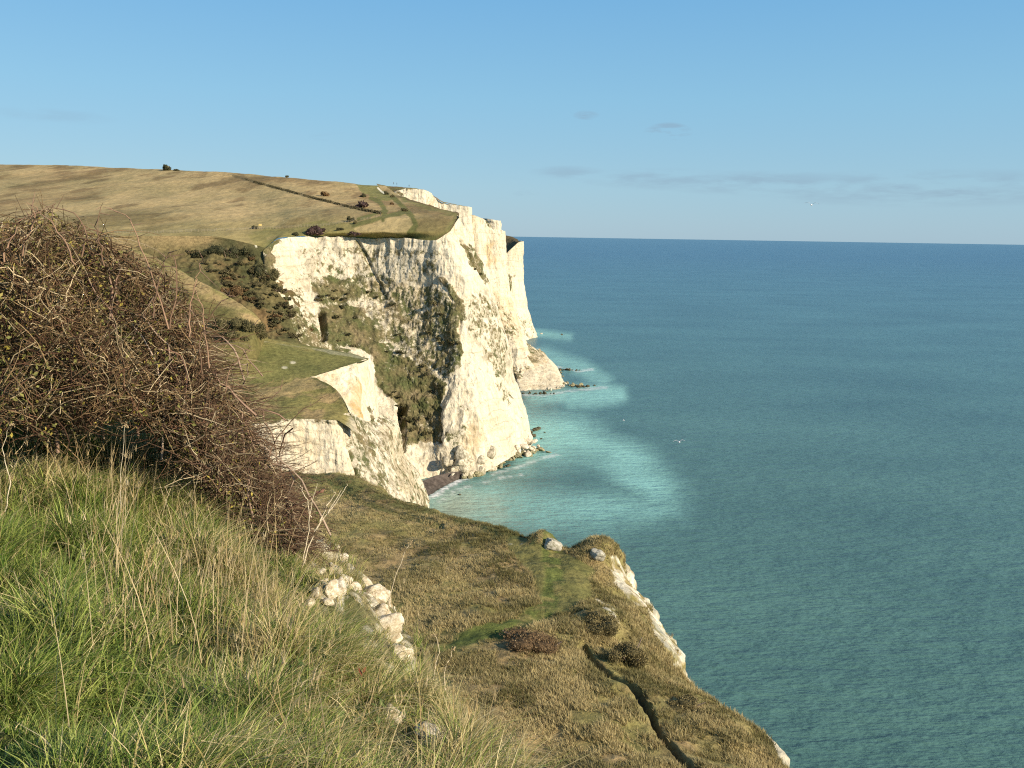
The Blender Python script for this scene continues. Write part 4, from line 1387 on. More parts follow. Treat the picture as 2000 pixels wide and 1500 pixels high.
terr = [
    (1050, 1270, 190, 40, TRU, 'wide reddish brown thicket in the middle of the terrace', 2600),
    (1130, 1358, 160, 30, TRU, 'lower reddish brown thicket near the narrow trench path', 2000),
    (1165, 1226, 110, 34, TBR, 'olive bush on the hump below the bare chalk bank', 1800),
    (1222, 1290, 100, 40, TBR, 'dark olive bush beside the head of the trench path', 2400),
    (1265, 1350, 150, 26, TBR, 'low spreading olive bush on the brink of the terrace', 2200),
    (1335, 1385, 120, 20, TBR, 'low dark shrub farther along the brink of the terrace', 1500),
    (1160, 1078, 70, 13, TBR, 'dark shrubby growth capping the rocky knoll', 1200),
]
for k, (x, y, w, h_, cc, lab, n_) in enumerate(terr):
    r_ = shrub('shrub', S_T, x, y, w, h_, cc, lab, 400 + k, n=n_ * 4, depth=0.8, leaf=0.06)

# ------------------------------------------------------------------ hedge and fence on the hill
def hedge():
    ln = [(474, 350), (515, 361), (560, 373), (610, 387), (650, 397), (690, 407), (720, 413), (742, 417)]
    xs = np.interp(np.linspace(0, 1, 90), np.linspace(0, 1, len(ln)), [a for a, b in ln])
    ys = np.interp(xs, [a for a, b in ln], [b for a, b in ln])
    C0 = np.array([S_HILL.get(x, y) for x, y in zip(xs, ys)])
    k = 5200
    i = rng.integers(0, 89, k)
    t = rng.random(k)[:, None]
    p = C0[i] * (1 - t) + C0[i + 1] * t + rng.normal(0, 1, (k, 3)) * np.array([.7, .7, 0]) + np.array([0, 0, 1]) * rng.uniform(-.3, 1.0, k)[:, None]
    cols = mix(np.array([.06, .055, .03]), np.array([.12, .10, .05]), rng.random(k))
    off = C0[0]
    V, Q, C = leaf_quads(p - off, rng.uniform(.25, .5, k), cols)
    o = link('hedge', mesh_np('hedge', V, Q, attrs={'col': C}), M_LEAF)
    o.location = off
    tag(o, 'long dark hedge line slanting down across the grass hill', 'hedge')


hedge()


def box_bm(bm, c, s, rot=None):
    r = bmesh.ops.create_cube(bm, size=1)
    Mx = Matrix.Translation(Vector(c)) @ (rot.to_4x4() if rot else Matrix.Identity(4)) @ Matrix.Diagonal((*s, 1))
    bmesh.ops.transform(bm, matrix=Mx, verts=r['verts'])
    bmesh.ops.bevel(bm, geom=list({e for v in r['verts'] for e in v.link_edges}), offset=min(s) * .08, segments=1, affect='EDGES')


def bm_obj(name, bm, mat, parent=None):
    me = bpy.data.meshes.new(name)
    bm.to_mesh(me)
    bm.free()
    return link(name, me, mat, parent)


M_WOOD = plain_mat('weathered_wood', (0.30, 0.24, 0.16), 0.85, 6)
M_YEL = plain_mat('sign_yellow', (0.75, 0.55, 0.20), 0.5, 3, .08)
M_STONE = plain_mat('tan_block', (0.52, 0.38, 0.22), 0.9, 2, .2)
M_WIRE = plain_mat('fence_wire', (0.3, 0.29, 0.27), 0.5)


def fence():
    xs = np.linspace(210, 742, 88)
    ys = np.interp(xs, [200, 330, 480, 560, 640, 700, 742], [456, 455, 449, 446, 441, 432, 424])
    pts = [S_HILL.get(x, y) for x, y in zip(xs, ys)]
    root = empty('fence', pts[0])
    tag(root, 'pale post and wire fence along the foot of the grass hill', 'fence')
    off = np.array(root.location)
    bm = bmesh.new()
    box_bm(bm, (0, 0, .55), (.11, .11, 1.3))
    me = bpy.data.meshes.new('post')
    bm.to_mesh(me); bm.free()
    me.materials.append(M_WOOD)
    for p in pts:
        o = link('post', me, None, root)
        o.location = p - off
    for hgt in (0.4, 0.8, 1.15):
        V, Q, C = tubes((np.array(pts) + np.array([0, 0.1, hgt]) - off)[None], np.full((1, len(pts)), .015), np.array([[.3, .3, .3]]), 4)
        link('wire', mesh_np('wire', V, Q), M_WIRE, root)


fence()


def signpost():
    p = S_HILL.get(509, 447)
    k = p[1] / F
    root = empty('signpost', p)
    tag(root, 'small yellow notice board on two posts by the chalk gully', 'sign')
    for s in (-1, 1):
        bm = bmesh.new(); box_bm(bm, (s * .55, 0, .8), (.16, .16, 2.2)); bm_obj('post', bm, M_WOOD, root)
    bm = bmesh.new(); box_bm(bm, (0, -.12, 1.75), (1.5, .08, .95)); bm_obj('board', bm, M_YEL, root)
    bm = bmesh.new(); box_bm(bm, (0, -.08, 2.28), (1.66, .22, .1)); bm_obj('rail', bm, M_WOOD, root)


signpost()


def hut():
    p = S_G1.get(471, 664)
    root = empty('stone_hut', p, .2)
    tag(root, 'small square tan block house at the edge of the green turf', 'hut')
    bm = bmesh.new(); box_bm(bm, (0, 0, .7), (2.2, 2.0, 1.8)); bm_obj('wall', bm, M_STONE, root)
    bm = bmesh.new(); box_bm(bm, (0, 0, 1.68), (2.5, 2.3, .16)); bm_obj('roof', bm, M_STONE, root)
    bm = bmesh.new(); box_bm(bm, (-.4, -1.02, .5), (.7, .06, 1.3)); bm_obj('door', bm, M_STEM, root)
    p = S_G1.get(486, 666)
    root = empty('waymark_post', p)
    tag(root, 'thin waymark post with a pale disc beside the tan block house', 'post')
    bm = bmesh.new(); box_bm(bm, (0, 0, 1.0), (.16, .16, 2.4)); bm_obj('post', bm, M_WOOD, root)
    bm = bmesh.new(); box_bm(bm, (.2, -.1, 1.95), (.55, .06, .4)); bm_obj('plate', bm, plain_mat('pale_paint', (.75, .68, .55), .5), root)
    p = S_G1.get(500, 684)
    root = empty('wooden_post', p)
    tag(root, 'leaning pale wooden post standing alone on the green turf', 'post')
    bm = bmesh.new(); box_bm(bm, (0, 0, .7), (.2, .2, 1.7), Matrix.Rotation(.12, 3, 'Y')); bm_obj('shaft', bm, M_WOOD, root)
    bm = bmesh.new(); box_bm(bm, (.1, 0, 1.5), (.34, .24, .16), Matrix.Rotation(.12, 3, 'Y')); bm_obj('cap', bm, M_WOOD, root)


hut()


# ------------------------------------------------------------------ rocks
def rock_mesh(seed, sub=3, facets=7, rough=.16):
    g = np.random.default_rng(seed)
    bm = bmesh.new()
    bmesh.ops.create_icosphere(bm, subdivisions=sub, radius=1)
    V = np.array([v.co[:] for v in bm.verts])
    Tt = np.array([[v.index for v in f.verts] for f in bm.faces])
    bm.free()
    for _ in range(facets):
        d = g.normal(0, 1, 3); d /= np.linalg.norm(d)
        h = g.uniform(.5, .85)
        s = V @ d
        V = V - np.outer(np.maximum(s - h, 0) * .85, d)
    V = V * (1 + rough * fbm(V + seed * 3.1, .6, 4, seed))[:, None]
    V *= np.array([1, g.uniform(.7, 1), g.uniform(.6, .9)])
    return mesh_np('rock', V, tris=Tt, smooth=True)


def rock_mat(name, col, dark, lev=(.35, .6), sc=3.0, bd=.06):
    m, nt, b = new_mat(name)
    tc = N(nt, 'ShaderNodeTexCoord')
    n1 = noise_node(nt, sc, 5, .65, vec=tc.outputs['Object'])
    n2 = noise_node(nt, sc * 4, 4, .7, vec=tc.outputs['Object'])
    r = ramp(nt, n1.outputs['Fac'], [(lev[0], dark), (lev[1], col)])
    f = ramp(nt, n2.outputs['Fac'], [(.3, (.72, .72, .7)), (.6, (1.05, 1.05, 1.05))])
    c = mixc(nt, 1.0, r.outputs['Color'], f.outputs['Color'], 'MULTIPLY')
    nt.links.new(c, b.inputs['Base Color'])
    b.inputs['Roughness'].default_value = .9
    b.inputs['Specular IOR Level'].default_value = .2
    bump(nt, b, n2.outputs['Fac'], .6, bd)
    return m


M_R_CHALK = rock_mat('boulder_chalk', (.72, .65, .52), (.46, .38, .26))
M_R_ALGAE = rock_mat('boulder_algae', (.40, .35, .22), (.12, .115, .05), (.4, .62))
M_R_DARK = rock_mat('boulder_wet', (.16, .14, .08), (.05, .045, .028), (.4, .7))


def variants(mat, seeds, **kw):
    out = []
    for s in seeds:
        me = rock_mesh(s, **kw)
        me.materials.append(mat)
        out.append(me)
    return out


RV_C = variants(M_R_CHALK, range(10, 16), facets=13, rough=.11)
RV_K = variants(rock_mat('boulder_lichen', (.46, .43, .36), (.20, .19, .12)), range(50, 54), sub=4, facets=8, rough=.22)
RV_P = variants(rock_mat('boulder_weathered', (.60, .53, .40), (.24, .21, .14), (.38, .6)), range(60, 66), sub=3, facets=15, rough=.10)
RV_A = variants(M_R_ALGAE, range(20, 26), facets=12, rough=.12)
RV_D = variants(M_R_DARK, range(30, 36))


def rock(meshes, p, size, label, group, seed, name='boulder', squash=1.0):
    g = random.Random(seed)
    o = link(name, meshes[seed % len(meshes)])
    o.location = p
    o.rotation_euler = (g.uniform(-.5, .5), g.uniform(-.5, .5), g.uniform(0, 6.28))
    o.scale = (size * g.uniform(.8, 1.2), size * g.uniform(.8, 1.2), size * squash * g.uniform(.7, 1.1))
    return tag(o, label, 'boulder', group)


gsh = random.Random(77)


def scatter(line, n, spread, size, meshes, label, group, z=(0, 1.0), seed0=0, squash=1.0):
    """boulders along a line of photo points on the shore"""
    pts = np.array([atz(x, y, 0.4) for x, y in line])
    for k in range(n):
        t = gsh.random() * (len(pts) - 1)
        i = min(int(t), len(pts) - 2)
        p = pts[i] * (1 - t + i) + pts[i + 1] * (t - i)
        s = size[0] + (size[1] - size[0]) * gsh.random() ** 1.8
        p = p + np.array([gsh.gauss(0, spread), gsh.gauss(0, spread), 0])
        zz = z[0] + (z[1] - z[0]) * gsh.random() ** 1.3
        if z[1] > 3: p[1] += (zz - z[0]) * .55 - 4.6
        p[2] = zz + .15 * s
        rock(meshes, p, s, label, group, seed0 + k, squash=squash)


A1 = 'pale boulders under the bush covered face'
scatter([(880, 928), (905, 925), (935, 918), (962, 905)], 60, 1.6, (1.3, 4.0), RV_P, 'pale blocky boulder in the pile at the foot of the tall headland', A1, (0.5, 8.5), 1000, 1.2)
scatter([(900, 934), (935, 927), (965, 914), (985, 905)], 26, .9, (.8, 2.4), RV_A, 'yellow green weedy boulder at the waterline of the tall headland', 'weedy boulders at the waterline', (0, .8), 1100)
scatter([(960, 900), (1000, 890), (1030, 880), (1050, 872)], 36, 1.6, (1.0, 3.0), RV_C, 'cream boulder heaped under the nose of the tall headland', 'cream boulders under the cliff nose', (.6, 6), 1200)
scatter([(955, 905), (990, 898), (1025, 888), (1055, 878)], 34, 1.0, (.9, 2.9), RV_A, 'olive weedy boulder below the cream heap at the cliff nose', 'olive boulders below the cliff nose', (0, 1.2), 1300)
scatter([(965, 912), (985, 910), (1000, 905)], 10, .8, (.4, 1.2), RV_D, 'small black wet rock at the left end of the shore rocks', 'black wet rocks at the beach end', (-.1, .3), 1400)
rock(RV_A, atz(1072, 883, .1), 1.9, 'single olive rock standing in the water off the cliff nose', None, 1450, squash=.7)
scatter([(1030, 848), (1042, 842), (1052, 836)], 8, .8, (.7, 1.8), RV_D, 'dark rock on the upper ledge right of the cliff nose', 'dark rocks right of the cliff nose', (0, .8), 1500)
scatter([(1012, 850), (1030, 850), (1040, 852)], 8, .7, (.7, 1.6), RV_D, 'dark rock on the lower ledge right of the cliff nose', 'dark rocks on the lower ledge', (0, .8), 1550)
rock(RV_D, atz(1056, 857, 0), 1.3, 'flat dark rock awash between the cliff nose and the plume', None, 1570, squash=.4)
rock(RV_D, atz(1064, 845, 0), .9, 'small dark rock awash off the upper ledge', None, 1571, squash=.5)
rock(RV_D, atz(898, 966, 0), .9, 'small black rock alone in the water off the dark beach', None, 1572, squash=.6)
rock(RV_C, atz(884, 926, 3.4), 1.5, 'white chalk block lying on the dark beach', None, 1573, squash=.5)
scatter([(1022, 768), (1050, 769), (1078, 768)], 16, 1.2, (.6, 1.6), RV_D, 'dark rock in the row along the foot of the scree fan', 'dark rocks along the scree fan', (0, .5), 1600)
scatter([(1070, 763), (1090, 758), (1102, 752)], 14, 1.6, (.7, 1.8), RV_C, 'white block at the seaward corner of the scree fan', 'white blocks at the scree corner', (.2, 1.6), 1650)
scatter([(1104, 753), (1115, 751), (1128, 754)], 16, 2.0, (.9, 2.3), RV_A, 'yellow weedy rock at the root of the far reef', 'weedy rocks of the far reef', (0, 1.2), 1700)
scatter([(1120, 755), (1140, 754), (1165, 753)], 18, 1.4, (.6, 1.7), RV_D, 'black rock at the tip of the far reef', 'black rocks of the far reef', (-.1, .5), 1750)
scatter([(1082, 720), (1105, 722), (1130, 722)], 18, 1.6, (.7, 1.7), RV_D, 'black rock in the second reef beyond the scree fan', 'black rocks of the second reef', (-.1, .5), 1800)
scatter([(1075, 708), (1090, 722), (1098, 735)], 12, 2.0, (.7, 1.6), RV_A, 'weedy rock along the seaward side of the scree fan', 'weedy rocks beside the scree fan', (0, .6), 1850)
rock(RV_C, atz(1057, 652, 0), 2.2, 'small white rock in the sea below the farthest cliff', None, 1900, squash=.6)
rock(RV_D, atz(1098, 654, 0), 2.0, 'tiny dark rock out in the sea beyond the second reef', None, 1901, squash=.5)
# knoll rocks on the terrace
for k, (x, y, w, lab) in enumerate([(1078, 1066, 34, 'grey chalk boulder on the small mound at the terrace rim'), (1166, 1088, 24, 'white triangular chalk boulder on the shady side of the knoll'),
                                    (1143, 1078, 22, 'grey chalk boulder at the top left of the knoll'), (1190, 1085, 20, 'pale boulder at the seaward corner of the knoll'),
                                    (1060, 1062, 16, 'small grey stone beside the boulder on the terrace rim'), (1126, 1084, 18, 'grey stone low on the left flank of the knoll')]):
    p = S_T.get(x, y)
    rock(RV_K, p + np.array([0, -.2, .25]), 1.35 * w / 2 * p[1] / F, lab, None, 1950 + k, squash=.9)

# near chalk boulders on the brink
RV_N = variants(rock_mat('boulder_fresh', (.70, .62, .48), (.40, .32, .20), (.38, .58), 2.2, .010), range(40, 47), sub=4, facets=16, rough=.17)
extra = [(732, 1172, 44, 'mid'), (752, 1204, 40, 'mid'), (716, 1188, 40, 'mid'), (764, 1252, 40, 'mid'), (684, 1150, 36, 'mid'), (648, 1160, 36, 'mid'), (626, 1120, 32, 'earthy'), (664, 1108, 26, 'small'), (618, 1160, 36, 'earthy'), (604, 1180, 30, 'earthy'), (778, 1400, 40, 'lower'), (806, 1424, 40, 'lower'), (846, 1452, 40, 'lower')] + [(x_ + dx_, y_ + dy_, w_, 'mid') for x_, y_, w_, dx_, dy_ in [(700, 1140, 40, 0, 0), (715, 1205, 46, 0, 0), (722, 1232, 40, 0, 0), (742, 1208, 44, 0, 0), (690, 1165, 40, 0, 0), (668, 1135, 34, 0, 0), (748, 1262, 40, 0, 0), (740, 1178, 36, 0, 0), (694, 1200, 38, 0, 0), (660, 1195, 34, 0, 0), (776, 1276, 36, 0, 0), (712, 1172, 42, 0, 0)]]
near = extra + [(650, 1072, 26, 'small'), (641, 1098, 24, 'small'), (672, 1092, 22, 'small'), (618, 1108, 24, 'earthy'), (652, 1122, 30, 'mid'), (690, 1136, 34, 'mid'), (632, 1142, 34, 'earthy'),
        (660, 1152, 38, 'mid'), (705, 1150, 40, 'mid'), (640, 1178, 36, 'earthy'), (676, 1178, 38, 'mid'), (727, 1166, 40, 'mid'), (738, 1192, 44, 'mid'), (706, 1190, 44, 'mid'), (750, 1226, 56, 'round'),
        (728, 1216, 36, 'mid'), (736, 1250, 34, 'mid'), (756, 1274, 46, 'mid'), (788, 1287, 30, 'tip'), (770, 1304, 28, 'low'), (766, 1318, 22, 'low'),
        (792, 1384, 24, 'lower'), (768, 1404, 34, 'lower'), (790, 1422, 34, 'lower'), (840, 1446, 44, 'lower'), (852, 1466, 30, 'lower'), (758, 1466, 24, 'lower'), (600, 1130, 26, 'earthy'), (826, 1430, 22, 'lower')]
nl = {'small': ('small white chalk stone at the top of the row along the brink', 'white stones topping the brink row'),
      'mid': ('white chalk boulder in the crowded row along the brink of the near bank', 'white boulders along the brink'),
      'earthy': ('chalk boulder half sunk in the dry grass left of the brink row', 'half sunk chalk boulders'),
      'round': ('largest smooth round white boulder, overhanging the terrace', None), 'tip': ('pointed white stone jutting out from the low end of the brink row', None),
      'low': ('low white stone under the pointed stone at the end of the row', 'low stones ending the brink row'),
      'lower': ('pale chalk stone among the grasses at the lower corner of the bank', 'chalk stones at the lower corner of the bank')}
for k, (x, y, w, key) in enumerate(near):
    d = np.interp(y, [1070, 1150, 1300, 1400, 1470], [8.1, 7.3, 6.3, 5.0, 4.3])
    q_ = S_F.get(x, y)
    qx, qy = proj(q_)
    if abs(qx - x) + abs(qy - y) < 14:
        d = q_[1]
    s = w / 2 * d / F * (1.0 if key == 'earthy' else 1.9 if key == 'lower' else 1.55)
    p = at(x, y, d - .35 * s) + np.array([0, 0, .15 * s])
    rock(RV_N, p, s, nl[key][0], nl[key][1], 2000 + k, squash=1.0)


# ------------------------------------------------------------------ dead branch and weeds in the foreground
def dead_plant():
    M_DRY = plain_mat('bleached_stem', (.62, .52, .36), .7, 30, .15)
    root = empty('dead_branch', at(575, 1165, 6.6))
    tag(root, 'bleached forked dead branch leaning out over the terrace', 'branch')
    off = np.array(root.location)
    limbs = [[(575, 1165), (592, 1100), (615, 1040), (640, 1000), (668, 958), .008], [(615, 1040), (632, 1000), (652, 968), (655, 962), .006], [(592, 1100), (602, 1040), (608, 990), (620, 945), .005],
             [(640, 1000), (655, 985), (672, 955), (678, 945), .005], [(608, 1010), (600, 980), (590, 955), (585, 945), .004]]
    for L_ in limbs:
        A = np.array([at(x, y, 6.6) for x, y in L_[:-1]])
        pt = cr_axis(A, 12) + rng.normal(0, .004, (12, 3))
        V, Q, C = tubes(pt[None] - off, np.linspace(1, .35, 12)[None] * L_[-1], np.array([[.5, .4, .3]]), 6)
        link('limb', mesh_np('limb', V, Q, smooth=True), M_DRY, root)
    specs = [([(755, 1200), (768, 1140), (790, 1080), (802, 1060)], 'single tall bleached stem rising above the brink boulders', .004, 6.6),
             ([(845, 1330), (850, 1300), (858, 1270), (850, 1240)], 'curled dry stem at the right end of the near bank', .004, 5.6),
             ([(870, 1350), (868, 1310), (880, 1285), (885, 1265)], 'twin dry stem standing right of the curled stem', .004, 5.6),
             ([(225, 1050), (235, 980), (238, 900), (245, 830)], 'pale stem rising in front of the bramble', .0028, 5.6),
             ([(10, 1000), (20, 940), (5, 880), (20, 830)], 'pale twisted stem at the left end of the bramble', .0036, 5.3)]
    for k, (ln, lab, r_, d) in enumerate(specs):
        A = np.array([at(x, y, d) for x, y in ln])
        root = empty('dry_stem', A[0])
        tag(root, lab, 'dry stem')
        pt = cr_axis(A, 14) + rng.normal(0, .003, (14, 3))
        V, Q, C = tubes(pt[None] - A[0], np.linspace(1, .4, 14)[None] * r_, np.array([[.5, .4, .3]]), 6)
        link('stalk', mesh_np('stalk', V, Q, smooth=True), M_DRY, root)
        tip = pt[-1] - A[0]
        pp = tip + np.clip(rng.normal(0, .010, (26, 3)), -.025, .025)
        V, Q, C = leaf_quads(pp, np.full(26, .007), np.tile([[.42, .32, .18]], (26, 1)))
        link('seed_head', mesh_np('seed_head', V, Q, attrs={'col': C}), M_LEAF, root)


dead_plant()


def weeds():
    """low broad-leaved weeds at the foot of the grass"""
    spots = [(640, 1310), (690, 1390), (620, 1440), (560, 1340), (720, 1440), (660, 1480), (600, 1500), (520, 1460), (700, 1330), (740, 1400), (610, 1010), (760, 1440)]
    for k, (x, y) in enumerate(spots):
        sel = S_F.py * 0
        p = S_F.get(x, y)
        n = 30
        q = rng.normal(0, 1, (n, 3)) * np.array([.09, .09, .03]) + np.array([0, 0, .08])
        cols = mix(np.array([.06, .11, .03]), np.array([.14, .19, .055]), rng.random(n))
        V, Q, C = leaf_quads(q, rng.uniform(.014, .03, n), cols)
        o = empty('leafy_weed', p)
        link('foliage', mesh_np('foliage', V, Q, attrs={'col': C}), M_LEAF, o)
        tag(o, 'low leafy green weed among the grass of the near bank', 'weed', 'leafy weeds in the near grass')
    p = S_F.get(705, 1372)
    V, Q, C = leaf_quads(np.array([[0, 0, .05], [.02, 0, .06], [-.015, .01, .045]]), np.array([.028, .02, .016]), np.array([[.17, .055, .03], [.20, .08, .04], [.14, .05, .03]]))
    o = link('red_leaf', mesh_np('red_leaf', V, Q, attrs={'col': C}), M_LEAF)
    o.location = p + np.array([0, 0, .12])
    tag(o, 'crumpled red leaf caught in the grass near the lower stones', 'leaf')


weeds()


# ------------------------------------------------------------------ gulls
M_WHITE = plain_mat('gull_white', (.82, .82, .80), .6, 8, .05)
M_GREY = plain_mat('gull_grey', (.38, .41, .44), .6, 8, .08)
M_BEAK = plain_mat('gull_beak', (.75, .48, .08), .4, 8, .05)


def gull_parts():
    bm = bmesh.new()
    bmesh.ops.create_uvsphere(bm, u_segments=16, v_segments=14, radius=1)
    for v in bm.verts:
        x, y, z = v.co
        t = x
        r = .075 * (1 - abs(t) ** 2.2) ** .6 * (1.0 if t < .55 else 1.0)
        if t > .5: r = max(r, .048 * math.sqrt(max(0, 1 - ((t - .76) / .24) ** 2)))
        if t < -.55: r = .05 * (1 - (abs(t) - .55) / .45) + .012
        a = math.atan2(z, y)
        v.co = (t * .29, math.cos(a) * r * (1.35 if t < -.7 else 1), math.sin(a) * r * (.5 if t < -.7 else 1))
    for f in bm.faces: f.smooth = True
    body = bpy.data.meshes.new('body'); bm.to_mesh(body); bm.free(); body.materials.append(M_WHITE)
    wings = []
    for s in (-1, 1):
        V, nx = [], 9
        for k in range(nx):
            t = k / (nx - 1)
            yy = s * (.05 + .60 * t)
            zz = .03 + (.20 * min(t / .42, 1) - .13 * max(0, (t - .42) / .58))
            ch = .15 * (1 - t ** 2.5) + .018
            x0 = .05 - .10 * max(0, t - .4) ** 1.3 * 2 + .03 * math.sin(math.pi * min(t / .42, 1))
            for (dx, dz) in ((0, 0), (-ch * .4, .014), (-ch, 0), (-ch * .4, -.006)):
                V.append((x0 + dx, yy, zz + dz))
        Q = []
        for k in range(nx - 1):
            for j in range(4):
                a, b_ = k * 4 + j, k * 4 + (j + 1) % 4
                Q.append((a, b_, b_ + 4, a + 4))
        Q += [(0, 1, 2, 3), tuple(4 * (nx - 1) + j for j in (3, 2, 1, 0))]
        me = mesh_np('wing', V, Q, smooth=True); me.materials.append(M_GREY)
        wings.append(me)
    bm = bmesh.new()
    bmesh.ops.create_cone(bm, segments=8, radius1=.016, radius2=.004, depth=.06, cap_ends=True,
                          matrix=Matrix.Translation((.30, 0, 0)) @ Matrix.Rotation(math.pi / 2, 4, 'Y'))
    beak = bpy.data.meshes.new('beak'); bm.to_mesh(beak); bm.free(); beak.materials.append(M_BEAK)
    return body, wings, beak


gb, gw, gk = gull_parts()
for (x, y, d, rz, roll, lab) in [(1585, 400, 84, 1.1, .06, 'grey winged gull gliding against the sky just above the horizon'),
                                 (1326, 863, 88, 1.75, -.03, 'white gull with raised wings low over the sea off the pale plume'),
                                 (1218, 821, 250, .1, .3, 'tiny white gull over the dark water nearest the cliffs')]:
    root = empty('gull', at(x, y, d), rz)
    root.rotation_euler = (roll, -.05, rz)
    tag(root, lab, 'gull')
    link('body', gb, None, root)
    for w in gw: link('wing', w, None, root)
    link('beak', gk, None, root)


# ------------------------------------------------------------------ walkers on the skyline
def body_mesh(seed):
    """one continuous walking figure grown from a skeleton"""
    g = random.Random(seed)
    J = {'hip': (0, 0, .95, .15), 'waist': (0, 0, 1.12, .135), 'chest': (0, 0, 1.34, .16), 'neck': (0, 0, 1.52, .06), 'head': (0.02, 0, 1.66, .105), 'top': (.02, 0, 1.74, .085),
         'hl': (0, .1, .92, .1), 'kl': (.12, .11, .5, .065), 'al': (.1, .11, .08, .05), 'tl': (.24, .12, .04, .04), 'hr': (0, -.1, .92, .1), 'kr': (-.03, -.11, .5, .065), 'ar': (-.2, -.11, .1, .05), 'tr': (-.07, -.12, .04, .04),
         'sl': (0, .2, 1.42, .075), 'el': (-.05, .26, 1.14, .052), 'wl': (.08, .25, .9, .04), 'sr': (0, -.2, 1.42, .075), 'er': (.02, -.26, 1.14, .052), 'wr': (.14, -.24, .92, .04)}
    E = ['hip waist', 'waist chest', 'chest neck', 'neck head', 'head top', 'hip hl', 'hl kl', 'kl al', 'al tl', 'hip hr', 'hr kr', 'kr ar', 'ar tr', 'chest sl', 'sl el', 'el wl', 'chest sr', 'sr er', 'er wr']
    ks = list(J)
    me = bpy.data.meshes.new('body')
    me.from_pydata([J[k][:3] for k in ks], [tuple(ks.index(a) for a in e.split()) for e in E], [])
    o = bpy.data.objects.new('tmp', me); COL.objects.link(o)
    md = o.modifiers.new('s', 'SKIN')
    for i, k in enumerate(ks):
        me.skin_vertices[0].data[i].radius = (J[k][3], J[k][3])
    me.skin_vertices[0].data[0].use_root = True
    sd = o.modifiers.new('d', 'SUBSURF'); sd.levels = 1; sd.render_levels = 1
    dg = bpy.context.evaluated_depsgraph_get()
    out = bpy.data.meshes.new_from_object(o.evaluated_get(dg))
    bpy.data.objects.remove(o)
    out.name = 'body'
    return out


BODY = body_mesh(1)


def clothes(name, top, legs):
    m, nt, b = new_mat(name)
    tc = N(nt, 'ShaderNodeTexCoord')
    sp = N(nt, 'ShaderNodeSeparateXYZ')
    nt.links.new(tc.outputs['Object'], sp.inputs[0])
    z = math_node(nt, 'DIVIDE', sp.outputs['Z'], 1.8)
    r = ramp(nt, z, [(0, legs), (.54, legs), (.55, top), (.845, top), (.85, (.5, .33, .25))])
    r.color_ramp.interpolation = 'CONSTANT'
    nt.links.new(r.outputs['Color'], b.inputs['Base Color'])
    b.inputs['Roughness'].default_value = .9
    return m


for k, (x, y, tp, lg, lab, rz) in enumerate([(775, 362, (.03, .035, .06), (.02, .02, .03), 'walker in dark clothes standing on the skyline, left of the pair', .5),
                                            (799, 366, (.05, .05, .06), (.03, .03, .05), 'walker in dark clothes near the brink of the far cliff', 2.2),
                                            (769, 361, (.25, .2, .16), (.05, .05, .06), 'walker in a brown coat beside the walker on the skyline', 1.2),
                                            (743, 422, (.04, .06, .04), (.03, .03, .03), 'walker in a dark green coat on the plateau track by the hedge end', 3.0)]):
    surf = S_HILL
    p = surf.get(x, y)
    if k in (0, 1, 2):
        p = at(x, y - 0.5, {0: 655, 1: 632, 2: 660}[k])
    me = BODY.copy()
    me.materials.clear(); me.materials.append(clothes('clothes', tp, lg))
    for pl in me.polygons: pl.use_smooth = True
    root = empty('person', p, rz)
    tag(root, lab, 'person', 'walkers on the cliff top')
    link('body', me, None, root)
    bm = bmesh.new()
    bmesh.ops.create_uvsphere(bm, u_segments=12, v_segments=8, radius=.112, matrix=Matrix.Translation((.0, 0, 1.71)) @ Matrix.Diagonal((1.05, .95, .85, 1)))
    bm_obj('hair', bm, M_STEM, root)

# turf under the skyline walkers: the brow of the far cliff
Pb = loft([
    [(735, 359, 690), (760, 363.5, 680), (800, 366.5, 662), (832, 371.5, 662), (848, 383, 666), (866, 394, 666), (917, 404, 670)],
    [(748, 372, 662), (766, 376, 653), (795, 369.5, 640), (832, 373, 643), (847, 384, 648), (864, 395, 648), (917, 405.5, 652)],
    ], 24, 140)
Pb[..., 2] += .25 * fbm(Pb, 3, 3, 160)
tag(link('cliff_brow', mesh_np('cliff_brow', Pb, grid_quads(24, 140), attrs={'col': mix(BROWN, OLIVE, sstep(-.2, .5, fbm(Pb, 8, 3, 161)))}, smooth=True), M_TURF_FAR),
    'brown grass brow along the top of the far white cliff', 'grass slope', kind='structure')


